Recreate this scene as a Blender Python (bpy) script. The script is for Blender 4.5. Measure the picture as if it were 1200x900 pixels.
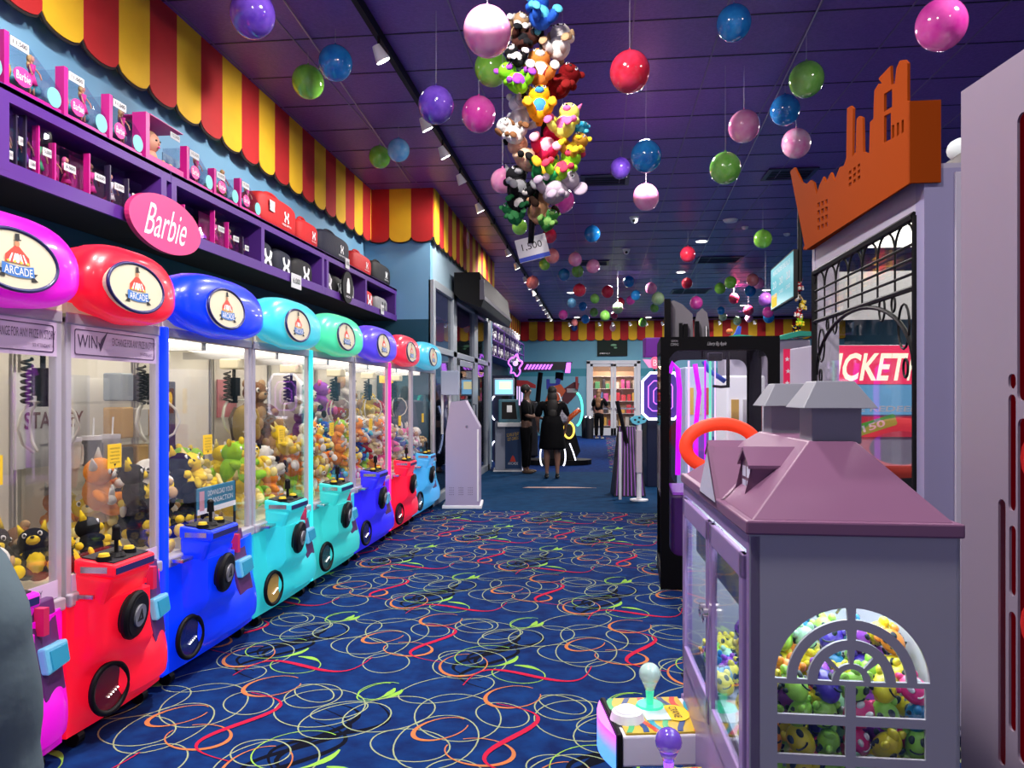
import bpy, math, random
from mathutils import Vector, Matrix
from math import pi, sin, cos, radians as R
random.seed(7)
for o in list(bpy.data.objects): bpy.data.objects.remove(o)
col = bpy.context.scene.collection
sc = bpy.context.scene
# ---------------------------------------------------------------- camera, world, exposure
F = 900.0; CXP = 600.0; HOR = 464.0; EYE = 1.5; TH = math.atan(103/900.0)
cs, sn = cos(TH), sin(TH)
cd = bpy.data.cameras.new('camera'); cam_o = bpy.data.objects.new('camera', cd); col.objects.link(cam_o)
cd.sensor_width = 36; cd.lens = 27; cd.shift_y = 14/1200.0; cd.clip_start = 0.05; cd.clip_end = 200
cam_o.location = (0, 0, EYE); cam_o.rotation_euler = (pi/2, 0, TH); sc.camera = cam_o
sc.view_settings.view_transform = 'Standard'; sc.view_settings.look = 'None'
sc.view_settings.exposure = 0.15; sc.view_settings.gamma = 1; sc.view_settings.use_curve_mapping = False
w = bpy.data.worlds.new('world'); sc.world = w; w.use_nodes = True
w.node_tree.nodes['Background'].inputs[0].default_value = (0.5, 0.46, 0.72, 1)
w.node_tree.nodes['Background'].inputs[1].default_value = 0.55
CEIL = 4.3
def lamp(name, kind, loc, power, colr=(1, 1, 1), size=0.2, rot=(0, 0, 0), spot=None, parent=None):
    l = bpy.data.lights.new(name, kind); l.energy = power; l.color = colr
    if kind == 'AREA': l.shape = 'DISK'; l.size = size
    else: l.shadow_soft_size = size
    if spot: l.spot_size = spot; l.spot_blend = 0.6
    o = bpy.data.objects.new(name, l); col.objects.link(o); o.location = loc; o.rotation_euler = rot
    if parent: o.parent = parent
    return o
# ---------------------------------------------------------------- pixel to place
def W(xc, d, z=0.0): return Vector((xc*cs - d*sn, xc*sn + d*cs, z))
def pd(px, py, d): return W((px-CXP)/F*d, d, EYE + (HOR-py)/F*d)
def yX(px, X):                       # world Y of the point seen at column px on the plane x = X
    t = (px-CXP)/F; return (-X*cs - t*X*sn) / (sn - t*cs)
def PX(px, py, X):
    Y = yX(px, X); d = -X*sn + Y*cs; return Vector((X, Y, EYE + (HOR-py)/F*d))
def PY(px, py, Y):
    t = (px-CXP)/F; X = (t*Y*cs - Y*sn)/(cs + t*sn); d = -X*sn + Y*cs
    return Vector((X, Y, EYE + (HOR-py)/F*d))
# ---------------------------------------------------------------- materials
MC = {}
def mat(name, c=(.5, .5, .5), rough=.5, metal=0, emis=None, es=0, coat=0, c2=None, nscale=8, namp=1, bump=0, spec=None, sub=0):
    if name in MC: return MC[name]
    m = bpy.data.materials.new(name); m.use_nodes = True; nt = m.node_tree; b = nt.nodes['Principled BSDF']
    b.inputs['Base Color'].default_value = (*c, 1); b.inputs['Roughness'].default_value = rough; b.inputs['Metallic'].default_value = metal
    if spec is not None: b.inputs['Specular IOR Level'].default_value = spec
    if coat: b.inputs['Coat Weight'].default_value = coat; b.inputs['Coat Roughness'].default_value = .08
    if emis is not None: b.inputs['Emission Color'].default_value = (*emis, 1); b.inputs['Emission Strength'].default_value = es
    if c2 is not None or bump:
        tc = nt.nodes.new('ShaderNodeTexCoord'); nz = nt.nodes.new('ShaderNodeTexNoise'); nz.inputs['Scale'].default_value = nscale
        nz.inputs['Detail'].default_value = 5
        nt.links.new(tc.outputs['Object'], nz.inputs['Vector'])
        if c2 is not None:
            rp = nt.nodes.new('ShaderNodeValToRGB'); rp.color_ramp.elements[0].position = .5-.18*namp; rp.color_ramp.elements[1].position = .5+.2*namp
            rp.color_ramp.elements[0].color = (*c, 1); rp.color_ramp.elements[1].color = (*c2, 1)
            nt.links.new(nz.outputs['Fac'], rp.inputs['Fac']); nt.links.new(rp.outputs['Color'], b.inputs['Base Color'])
        if bump:
            bp = nt.nodes.new('ShaderNodeBump'); bp.inputs['Strength'].default_value = bump; bp.inputs['Distance'].default_value = .01
            nt.links.new(nz.outputs['Fac'], bp.inputs['Height']); nt.links.new(bp.outputs['Normal'], b.inputs['Normal'])
    MC[name] = m; return m
def glass(name, tint=(1, 1, 1), refl=.07, rough=.02):
    if name in MC: return MC[name]
    m = bpy.data.materials.new(name); m.use_nodes = True; nt = m.node_tree; nt.nodes.clear()
    o = nt.nodes.new('ShaderNodeOutputMaterial'); mx = nt.nodes.new('ShaderNodeMixShader'); t = nt.nodes.new('ShaderNodeBsdfTransparent')
    g = nt.nodes.new('ShaderNodeBsdfGlossy'); g.inputs['Roughness'].default_value = rough; t.inputs[0].default_value = (*tint, 1)
    lw = nt.nodes.new('ShaderNodeLayerWeight'); lw.inputs['Blend'].default_value = .25
    mp = nt.nodes.new('ShaderNodeMapRange'); mp.inputs['To Min'].default_value = refl*.6; mp.inputs['To Max'].default_value = refl*3.5
    nt.links.new(lw.outputs['Facing'], mp.inputs['Value']); nt.links.new(mp.outputs[0], mx.inputs[0])
    nt.links.new(t.outputs[0], mx.inputs[1]); nt.links.new(g.outputs[0], mx.inputs[2]); nt.links.new(mx.outputs[0], o.inputs[0])
    MC[name] = m; return m
def glow(name, c, es=1.0): return mat(name, tuple(min(1, x*.8) for x in c), .4, emis=c, es=es)
# ---------------------------------------------------------------- mesh builder
def rp(n, f): return [f(i) for i in range(n)]
def ell(cx, cy, a, b, n=32, a0=0, a1=2*pi, closed=True):
    k = n if closed else n-1
    return [(cx+a*cos(a0+(a1-a0)*i/k), cy+b*sin(a0+(a1-a0)*i/k)) for i in range(n)]
def rrect(x0, x1, y0, y1, r, n=5):
    out = []
    for cx, cy, a in ((x1-r, y1-r, 0), (x0+r, y1-r, 90), (x0+r, y0+r, 180), (x1-r, y0+r, 270)):
        for i in range(n+1): t = R(a+90*i/n); out.append((cx+r*cos(t), cy+r*sin(t)))
    return out
def rect(x0, x1, y0, y1): return [(x0, y0), (x1, y0), (x1, y1), (x0, y1)]
TC = {}
def textgeo(s):
    if s in TC: return TC[s]
    c = bpy.data.curves.new('t', 'FONT'); c.body = s.lstrip('*'); c.offset = .022 if s[0] == '*' else 0; c.size = 1; c.align_x = 'CENTER'; c.align_y = 'CENTER'; c.extrude = 0; c.resolution_u = 3
    o = bpy.data.objects.new('t', c); me = bpy.data.meshes.new_from_object(o)
    v = [tuple(x.co) for x in me.vertices]; f = [tuple(p.vertices) for p in me.polygons]
    bpy.data.objects.remove(o); bpy.data.curves.remove(c); bpy.data.meshes.remove(me)
    if v:
        xs = [a[0] for a in v]; ys = [a[1] for a in v]; mx = (max(xs)+min(xs))/2; my = (max(ys)+min(ys))/2
        wd = max(xs)-min(xs); ht = max(ys)-min(ys); v = [((a[0]-mx)/wd, (a[1]-my)/ht) for a in v]
    TC[s] = (v, f); return TC[s]
X3, Y3, Z3 = Vector((1, 0, 0)), Vector((0, 1, 0)), Vector((0, 0, 1))
class MB:
    def __init__(s): s.v = []; s.f = []; s.m = []
    def add(s, vs, fs, m=0):
        b = len(s.v); s.v += [tuple(x) for x in vs]; s.f += [tuple(b+i for i in f) for f in fs]; s.m += [m]*len(fs); return s
    def box(s, x0, x1, y0, y1, z0, z1, m=0):
        vs = [(x, y, z) for z in (z0, z1) for y in (y0, y1) for x in (x0, x1)]
        return s.add(vs, [(0, 2, 3, 1), (4, 5, 7, 6), (0, 1, 5, 4), (2, 6, 7, 3), (0, 4, 6, 2), (1, 3, 7, 5)], m)
    def hexa(s, p, m=0):   # 8 points bottom 4 (ccw) then top 4
        return s.add(p, [(3, 2, 1, 0), (4, 5, 6, 7), (0, 1, 5, 4), (1, 2, 6, 5), (2, 3, 7, 6), (3, 0, 4, 7)], m)
    def cyl(s, p0, p1, r0, r1=None, n=14, m=0, cap=True):
        r1 = r0 if r1 is None else r1; p0, p1 = Vector(p0), Vector(p1); a = (p1-p0).normalized()
        u = a.orthogonal().normalized(); v = a.cross(u)
        vs = [p0+(u*cos(2*pi*i/n)+v*sin(2*pi*i/n))*r0 for i in range(n)]+[p1+(u*cos(2*pi*i/n)+v*sin(2*pi*i/n))*r1 for i in range(n)]
        fs = [(i, (i+1) % n, n+(i+1) % n, n+i) for i in range(n)]
        if cap: fs += [tuple(range(n-1, -1, -1)), tuple(range(n, 2*n))]
        return s.add(vs, fs, m)
    def tube(s, pts, r, n=8, m=0, closed=False):
        pts = [Vector(p) for p in pts]; N = len(pts); vs = []; prev = None
        for i, p in enumerate(pts):
            a = (pts[(i+1) % N]-pts[i-1]) if closed else (pts[min(i+1, N-1)]-pts[max(i-1, 0)])
            a = a.normalized() if a.length else Z3
            u = (prev - a*prev.dot(a)) if prev is not None else a.orthogonal()
            if u.length < 1e-6: u = a.orthogonal()
            u.normalize(); prev = u; v = a.cross(u); rr = r[i] if isinstance(r, (list, tuple)) else r
            vs += [p+(u*cos(2*pi*k/n)+v*sin(2*pi*k/n))*rr for k in range(n)]
        fs = []
        for i in range(N if closed else N-1):
            for k in range(n):
                j = (i+1) % N; fs.append((i*n+k, i*n+(k+1) % n, j*n+(k+1) % n, j*n+k))
        if not closed: fs += [tuple(range(n-1, -1, -1)), tuple((N-1)*n+k for k in range(n))]
        return s.add(vs, fs, m)
    def sph(s, c, r, n=14, m=0, e=1.0, rot=None, k=None):
        if not isinstance(r, (list, tuple)): r = (r, r, r)
        k = k or max(6, n//2+1); c = Vector(c); vs = []; fs = []
        sp = lambda t: math.copysign(abs(t)**e, t)
        for i in range(k+1):
            a = -pi/2+pi*i/k
            for j in range(n):
                b = 2*pi*j/n; p = Vector((r[0]*sp(cos(a))*sp(cos(b)), r[1]*sp(cos(a))*sp(sin(b)), r[2]*sp(sin(a))))
                if rot is not None: p = rot @ p
                vs.append(c+p)
        for i in range(k):
            for j in range(n): fs.append((i*n+j, i*n+(j+1) % n, (i+1)*n+(j+1) % n, (i+1)*n+j))
        return s.add(vs, fs, m)
    def poly(s, pts, O, U=X3, V=Z3, th=.004, m=0, holes=()):
        O = Vector(O); U = Vector(U); V = Vector(V); Nn = U.cross(V).normalized()
        cu = bpy.data.curves.new('c', 'CURVE'); cu.dimensions = '2D'; cu.fill_mode = 'BOTH'; cu.extrude = .5
        for pl in [pts]+list(holes):
            sp = cu.splines.new('POLY'); sp.points.add(len(pl)-1); sp.use_cyclic_u = True
            for q, p in zip(sp.points, pl): q.co = (p[0], p[1], 0, 1)
        o = bpy.data.objects.new('c', cu); me = bpy.data.meshes.new_from_object(o)
        vs = [O+U*x.co.x+V*x.co.y+Nn*(x.co.z*th) for x in me.vertices]; fs = [tuple(p.vertices) for p in me.polygons]
        bpy.data.objects.remove(o); bpy.data.curves.remove(cu); bpy.data.meshes.remove(me)
        return s.add(vs, fs, m)
    def flat(s, pts, O, U=X3, V=Z3, off=0.001, m=0):   # simple printed shape
        O = Vector(O); U = Vector(U); V = Vector(V); Nn = U.cross(V).normalized()
        return s.add([O+U*x+V*y+Nn*off for x, y in pts], [tuple(range(len(pts)))], m)
    def text(s, t, O, U=X3, V=Z3, wd=.2, ht=.05, off=0.002, m=0, shear=0):
        O = Vector(O); U = Vector(U); V = Vector(V); Nn = U.cross(V).normalized(); v, f = textgeo(t)
        return s.add([O+U*(x*wd+y*ht*shear)+V*(y*ht)+Nn*off for x, y in v], f, m)
    def build(s, name, mats, parent=None, smooth=False, bevel=0, loc=None, label=None, subsurf=0):
        me = bpy.data.meshes.new(name); me.from_pydata(s.v, [], s.f); mats = mats if isinstance(mats, (list, tuple)) else [mats]
        for m in mats: me.materials.append(m)
        me.polygons.foreach_set('material_index', s.m)
        if smooth: me.polygons.foreach_set('use_smooth', [True]*len(s.f))
        me.update(); o = bpy.data.objects.new(name, me); col.objects.link(o)
        if smooth == 'auto':
            for p, in zip(me.polygons): pass
            md = o.modifiers.new('es', 'EDGE_SPLIT'); md.split_angle = R(35)
        if bevel:
            b = o.modifiers.new('bevel', 'BEVEL'); b.width = bevel; b.segments = 2; b.limit_method = 'ANGLE'; b.angle_limit = R(40)
        if subsurf: q = o.modifiers.new('sub', 'SUBSURF'); q.levels = subsurf; q.render_levels = subsurf
        if parent: o.parent = parent
        if loc is not None: o.location = loc
        if label: o['label'] = label
        return o
def T(name, label, cat, loc=(0, 0, 0), rz=0, group=None):
    o = bpy.data.objects.new(name, None); col.objects.link(o); o.empty_display_size = .1
    o.location = loc; o.rotation_euler = (0, 0, rz); return tag(o, label, cat, group)
def tag(o, label, cat, group=None):
    o['label'] = label; o['category'] = cat
    if group: o['group'] = group
    return o
def ST(o): o['kind'] = 'structure'; return o
def copy_tree(o, parent=None):
    c = o.copy(); col.objects.link(c)
    if parent: c.parent = parent
    for ch in list(o.children): copy_tree(ch, c)
    return c
NEG = Vector((0, -1, 0))
white = mat('white_plastic', (.75, .73, .8), .35, c2=(.7, .67, .76), nscale=2)
black = mat('black_plastic', (.004, .004, .005), .5, spec=.2)
dark = mat('charcoal', (.02, .02, .024), .5, spec=.3)
chrome = mat('brushed_metal', (.6, .6, .63), .25, 1)
ink = mat('black_print', (.01, .01, .012), .6)
wprint = mat('white_print', (.85, .85, .87), .6)
paper = mat('white_card', (.6, .6, .62), .7)
clear = glass('clear_glass')
# ================================================================ STRUCTURE
YE = 29.0
# carpet with its swirl pattern woven in
fl = MB(); fl.box(-4.4, 9, -2.5, YE+5, -.1, 0)
carpet = mat('carpet_blue', (.003, .014, .085), .95, c2=(.004, .035, .16), nscale=9, bump=.5, spec=.1)
cw = mat('carpet_pale_loop', (.3, .36, .2), .95, spec=.1); cl = mat('carpet_lime', (.25, .5, .07), .95, spec=.1)
co = mat('carpet_orange', (.5, .17, .06), .95, spec=.1); cr = mat('carpet_red', (.45, .012, .05), .95, spec=.1); cb = mat('carpet_black', (.002, .003, .01), .95, spec=.1)
carpet_plain = mat('carpet_plain_blue', (.004, .03, .085), .95, c2=(.006, .045, .12), nscale=6, bump=.4, spec=.1)
def loop_pts(cx, cy, a, b, rot, a0=0, a1=2*pi, n=34):
    return [(cx+a*cos(t)*cos(rot)-b*sin(t)*sin(rot), cy+a*cos(t)*sin(rot)+b*sin(t)*cos(rot)) for t in [a0+(a1-a0)*i/n for i in range(n+1)]]
def ribbon(mb, pts, wf, z, m, xr, yr):
    n = len(pts); L = []; Rr = []
    for i, p in enumerate(pts):
        q = pts[min(i+1, n-1)]; o = pts[max(i-1, 0)]; dx, dy = q[0]-o[0], q[1]-o[1]; l = math.hypot(dx, dy) or 1
        wd = wf(i/(n-1)); L.append((p[0]-dy/l*wd, p[1]+dx/l*wd, z)); Rr.append((p[0]+dy/l*wd, p[1]-dx/l*wd, z))
    ok = [xr[0] < p[0] < xr[1] and yr[0] < p[1] < yr[1] for p in pts]
    fs = [(i, n+i, n+i+1, i+1) for i in range(n-1) if ok[i] and ok[i+1]]
    mb.add(L+Rr, fs, m)
rc = random.Random(3); motif = []
TS = 1.25
for k in range(14):
    a = rc.uniform(.13, .27); motif.append((loop_pts(rc.uniform(0, TS), rc.uniform(0, TS), a, a*rc.uniform(.55, .95), rc.uniform(0, 3)), lambda t: .0033, .0008+.00005*k, 1))
for k in range(4):
    a = rc.uniform(.12, .2); motif.append((loop_pts(rc.uniform(0, TS), rc.uniform(0, TS), a, a*rc.uniform(.5, .9), rc.uniform(0, 3), 0, 5.4), lambda t: .003+.017*max(0, 1-abs(t-.9)*9), .0018+.00005*k, 2))
for k in range(4):
    a = rc.uniform(.1, .18); motif.append((loop_pts(rc.uniform(0, TS), rc.uniform(0, TS), a, a*rc.uniform(.6, .9), rc.uniform(0, 3), 0, 5.6), lambda t: .003+.008*sin(pi*t)**4, .0024+.00005*k, 3))
for k in range(2):
    cx, cy = .25+.62*k, .35+.5*k; rt = .5+1.4*k
    pts = [(cx+(u-.5)*.75*cos(rt)-.16*sin(2*pi*u)*sin(rt), cy+(u-.5)*.75*sin(rt)+.16*sin(2*pi*u)*cos(rt)) for u in [i/30 for i in range(31)]]
    motif.append((pts, lambda t: .003+.013*sin(pi*t)**3, .003+.00005*k, 4))
for k in range(4):
    cx, cy = rc.uniform(0, TS), rc.uniform(0, TS); rt = rc.uniform(0, 3)
    pts = [(cx+(u-.5)*.8*cos(rt)-.17*sin(2*pi*u)*sin(rt), cy+(u-.5)*.8*sin(rt)+.17*sin(2*pi*u)*cos(rt)) for u in [i/30 for i in range(31)]]
    motif.append((pts, lambda t: .003+.014*sin(pi*t)**2, .0005+.00005*k, 5))
for xr, yr in (((-2.9, 4.2), (1.0, 9.95)), ((.2, 3.2), (15.2, 28.5))):
    i0, i1 = int(xr[0]//TS)-1, int(xr[1]//TS)+2; j0, j1 = int(yr[0]//TS)-1, int(yr[1]//TS)+2
    for i in range(i0, i1):
        for j in range(j0, j1):
            for pts, wf, z, m in motif:
                q = [(p[0]+i*TS+(.5*TS if j % 2 else 0), p[1]+j*TS) for p in pts]
                if xr[0]-.3 < q[0][0] < xr[1]+.3 and yr[0]-.3 < q[0][1] < yr[1]+.3: ribbon(fl, q, wf, z, m, xr, yr)
fl.box(-4.4, 9, 9.95, 15.2, .0, .004, 6)
ST(fl.build('floor', [carpet, cw, cl, co, cr, cb, carpet_plain]))
# ceiling with its tile grid
ce = MB(); ce.box(-4.4, 9, -2.5, YE+5, CEIL, CEIL+.1)
tile = mat('purple_ceiling_tile', (.13, .055, .3), .4, c2=(.17, .075, .38), nscale=45, bump=.35)
gdark = mat('ceiling_grid_dark', (.012, .006, .03), .5); glit = mat('ceiling_grid_metal', (.16, .12, .26), .35)
x = .25-.66*7
while x < 9: ce.box(x-.006, x+.006, -1, YE, CEIL-.006, CEIL+.001, 2); x += .66
y = .4
while y < YE: ce.box(-4.3, 9, y-.007, y+.007, CEIL-.004, CEIL+.001, 1); y += .675
ST(ce.build('ceiling', [tile, gdark, glit]))
sky = mat('wall_sky_blue', (.13, .33, .55), .6, c2=(.2, .42, .62), nscale=1.2, namp=1.5)
teal = mat('wall_deep_teal', (.006, .06, .10), .6, c2=(.008, .07, .12), nscale=2)
band = mat('wall_band_teal', (.02, .2, .27), .6)
def wall(name, x0, x1, y0, y1, zsplit=2.54):
    m = MB(); m.box(x0, x1, y0, y1, zsplit, CEIL, 0); m.box(x0, x1, y0, y1, 0, zsplit, 1)
    return ST(m.build(name, [sky, teal]))
WL = -3.2; XM = -2.28; YR = 10.2; YS = 16.1; XB = -3.07
wall('wall_left_front', WL-.15, WL, -2.5, YR+.15)
wall('wall_left_return', WL, XM, YR, YR+.15)
m = MB(); m.box(XM-.12, XM, YR+.15, YS, 3.08, CEIL, 0); m.box(XM-.12, XM, 15.45, YS, 0, 3.08, 0)
ST(m.build('wall_left_middle', [mat('wall_blue_white_lit', (.3, .43, .52), .6)]))  # paler than the other walls: white light on light blue is in its colour
wall('wall_left_step', XB-.15, XM, YS, YS+.12)
wall('wall_left_back', XB-.15, XB, YS+.12, YE)
m = MB(); DX0, DX1 = PY(689, 500, YE).x, PY(749, 500, YE).x; DZ = PY(700, 425, YE).z
for (a, b, c, d, k) in ((-3.3, DX0, 0, 2.24, 0), (-3.3, DX0, 2.24, 2.53, 1), (-3.3, DX0, 2.53, CEIL, 0), (DX1, 9, 0, 2.24, 0), (DX1, 9, 2.24, 2.53, 1), (DX1, 9, 2.53, CEIL, 0), (DX0, DX1, DZ, CEIL, 0)):
    m.box(a, b, YE, YE+.15, c, d, k)
ST(m.build('wall_far', [mat('wall_far_blue', (.1, .3, .42), .6, c2=(.12, .34, .46), nscale=1), band]))
ST(MB().box(8.8, 8.95, -2.5, YE, 0, CEIL).build('wall_right', [teal]))
# room beyond the storefront and beyond the far doors
m = MB(); m.box(-4.3, -4.2, YR, YS, 0, CEIL); ST(m.build('wall_store', [mat('dim_store_wall', (.05, .05, .12), .7)]))
m = MB(); m.box(DX0-2, DX1+2, YE+3.5, YE+3.6, 0, 3.2); m.box(DX0-2, DX0-1.9, YE+.2, YE+3.5, 0, 3.2); m.box(DX1+1.9, DX1+2, YE+.2, YE+3.5, 0, 3.2)
ST(m.build('wall_beyond', [mat('warm_shop_wall', (.5, .36, .26), .7)]))
# storefront frame
fr = mat('storefront_aluminium', (.42, .47, .52), .4, .4)
sf = MB()
for a, b in ((502.5, 506.5), (528, 532), (553, 557), (569, 572.5)): sf.box(XM-.03, XM+.05, max(YR+.0, yX(a, XM)), yX(b, XM), 0, 3.08)
sf.box(XM-.03, XM+.05, YR+.1, 15.5, 2.98, 3.09); sf.box(XM-.03, XM+.05, YR+.1, 15.5, 2.1, 2.19); sf.box(XM-.03, XM+.05, YR+.1, 15.5, 0, .12)
sfo = ST(sf.build('window_1', [fr], bevel=.006))
g = glass('dark_store_glass', (.45, .5, .6), .16)
MB().box(XM-.005, XM+.005, YR+.2, 15.4, .1, 3.0).build('window_glass', [g], sfo)
# inner door leaf of the storefront
dd = MB(); y0, y1 = yX(533, XM), yX(552, XM)
dd.box(XM+.02, XM+.06, y0, y0+.12, .05, 2.08); dd.box(XM+.02, XM+.06, y1-.12, y1, .05, 2.08); dd.box(XM+.02, XM+.06, y0, y1, 1.98, 2.08); dd.box(XM+.02, XM+.06, y0, y1, .05, .3)
do = ST(dd.build('door_1', [fr], bevel=.005)); MB().tube([(XM+.07, y1-.2, .95), (XM+.12, y1-.2, .95), (XM+.12, y1-.2, 1.35), (XM+.07, y1-.2, 1.35)], .014).build('door_handle', [chrome], do)
MB().box(XM+.035, XM+.045, y0+.1, y1-.1, .3, 1.99).build('door_glass', [g], do)
# far double doors
frd = mat('door_frame_white', (.55, .57, .62), .4)
m = MB(); xm = (DX0+DX1)/2
m.box(DX0-.05, DX0+.09, YE-.06, YE+.1, 0, DZ+.06); m.box(DX1-.09, DX1+.05, YE-.06, YE+.1, 0, DZ+.06); m.box(DX0-.05, DX1+.05, YE-.06, YE+.1, DZ-.05, DZ+.08)
ST(m.build('door_frame_far', [frd], bevel=.01))
for n, (a, b) in enumerate(((DX0+.09, xm-.005), (xm+.005, DX1-.09))):
    m = MB(); m.box(a, a+.1, YE-.04, YE+.04, .02, DZ-.05); m.box(b-.1, b, YE-.04, YE+.04, .02, DZ-.05); m.box(a, b, YE-.04, YE+.04, DZ-.15, DZ-.05); m.box(a, b, YE-.04, YE+.04, .02, .3)
    o = ST(m.build('door_%d' % (n+2), [frd], bevel=.008)); MB().box(a+.08, b-.08, YE-.004, YE+.004, .28, DZ-.13).build('door_glass', [clear], o)
    MB().box(a+.05, b-.05, YE-.1, YE-.06, 1.0, 1.06).build('push_bar', [chrome], o)
# goods in the shop beyond the doors
rs = random.Random(11)
sh = T('store_shelf', 'shop shelving seen through the far double doors', 'shelf', (xm, YE+2.6, 0))
MB().box(-1.6, 1.6, .0, .05, 0, 2.5).build('back_panel', [mat('shelf_tan', (.55, .4, .28), .7)], sh)
for z in (.3, .8, 1.3, 1.8, 2.3): MB().box(-1.6, 1.6, -.35, 0, z-.02, z).build('shelf_board', [white], sh)
cols = [(.7, .05, .08), (.8, .5, .1), (.1, .2, .6), (.7, .7, .7), (.6, .1, .4), (.1, .4, .2), (.05, .05, .08)]
for z in (.3, .8, 1.3, 1.8):
    xx = -1.5
    while xx < 1.5:
        wd = rs.uniform(.1, .2); h = rs.uniform(.2, .42); k = rs.randrange(7)
        o = MB().box(-wd/2, wd/2, -.12, .12, 0, h).build('boxed_toy', [mat('toybox%d' % k, cols[k], .5)], bevel=.01, loc=(xm+xx, YE+2.42, z+.001))
        tag(o, 'boxed toy on the shop shelving beyond the far doors', 'box', 'boxed toys in the shop beyond'); xx += wd+rs.uniform(.03, .12)
lamp('shop_lamp', 'POINT', (xm, YE+1.4, 2.8), 140, (1, .72, .5), .3)
# ---------------------------------------------------------------- scalloped valances
ared = mat('awning_red', (.52, .012, .014), .75, c2=(.42, .01, .012), nscale=3); ayel = mat('awning_yellow', (.85, .5, .012), .75, c2=(.75, .42, .01), nscale=3)
aedge = mat('awning_edge', (.02, .01, .01), .8)
def valance(label, O, U, length, first, sw=.31, ht=.72, phase=0):
    t = T('striped_valance', label, 'valance', O); U = Vector(U); k = first; a = -phase; Nn = U.cross(Z3).normalized()
    mr, my_, me_ = MB(), MB(), MB()
    while a < length-.01:
        u0, u1 = max(a, 0), min(a+sw, length); pts = [(u0, 0)]; n = 10
        for i in range(n+1):
            u = u0+(u1-u0)*i/n; s_ = (u-a)/sw; pts.append((u, -ht+.07-.07*math.sqrt(max(0, 1-(2*s_-1)**2))))
        pts.append((u1, 0))
        (mr if k % 2 == 0 else my_).poly(pts, Nn*.0, U, Z3, .035)
        me_.tube([U*p[0]+Z3*(p[1]-.004)+Nn*.0 for p in pts[1:-1]], .013, 5); a += sw; k += 1
    mr.build('red_stripe', [ared], t); my_.build('yellow_stripe', [ayel], t); me_.build('scalloped_edge', [aedge], t)
    return t
XA = -3.1
valance('red and yellow striped scalloped valance above the toy shelf on the left wall', (XA, 0, CEIL-.002), Y3, YR-.06, 1, phase=.154, sw=.342)
valance('short red and yellow valance on the wall that faces the camera beside the bags', (XA, YR-.05, CEIL-.002), X3, XM-XA+.05, 0, phase=.03, sw=.30)
valance('red and yellow valance above the storefront windows', (XM+.05, YR-.03, CEIL-.002), Y3, YS-YR, 1)
valance('red and yellow valance above the trophy shelf at the far left', (XB+.06, YS+.2, CEIL-.002), Y3, YE-YS-.3, 1)
valance('long red and yellow scalloped valance across the far end wall', (XB+.1, YE-.07, CEIL-.002), X3, 8.7-XB, 0)
# ---------------------------------------------------------------- lamps
wglow = glow('lamp_glow', (1, .96, .9), 14)
trk = T('track_light_rail', 'long black ceiling track running down the hall left of centre', 'lighting track', (-1.68, 2, CEIL-.03))
MB().box(-.02, .02, 0, 25.5, -.05, .03).build('rail', [black], trk); 
for y in (2, 10, 18): MB().box(-.035, .035, y, y+.12, -.06, .03).build('connector', [dark], trk)
hp = [(450, 77), (502, 152), (523, 186), (543, 217), (564, 252), (597, 308), (607, 322), (617, 338)]
spots = []
for i, (px, py) in enumerate(hp):
    spots.append(yX(px, -1.62))
yy = spots[-1]
while yy < 25.6: yy += 1.1; spots.append(yy)
ords = ['first', 'second', 'third', 'fourth', 'fifth', 'sixth', 'seventh', 'eighth']
def tracklight(x, y, label, group=None, az=0.5, power=0, on=True):
    t = T('track_spotlight', label, 'spotlight', (x, y, CEIL-.08), 0, group)
    MB().cyl((0, 0, .0), (0, 0, -.09), .012).build('stem', [black], t)
    d = Vector((.35, .25, -.75)).normalized(); c = Vector((0, 0, -.12))
    MB().cyl(c-d*.05, c+d*.07, .03, .058, 16).build('shade', [mat('spot_white', (.7, .7, .7), .4)], t, smooth='auto')
    if on: MB().cyl(c+d*.068, c+d*.074, .05, .05, 16).build('bulb', [wglow], t)
    return t
for i, y in enumerate(spots):
    if i < 8: tracklight(-1.66, y, '%s lit white spotlight from the camera on the black ceiling track' % ords[i], on=(i != 3))
    else: tracklight(-1.66, y, 'small lit spotlight far down the black ceiling track', 'far spotlights on the track')
for y in (3.0, 6.5, 10.0, 14.5, 19, 24): lamp('track_lamp', 'SPOT', (-1.5, y, CEIL-.25), 150, (1, .93, .85), .12, (R(0), R(38), 0), 2.2)
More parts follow.
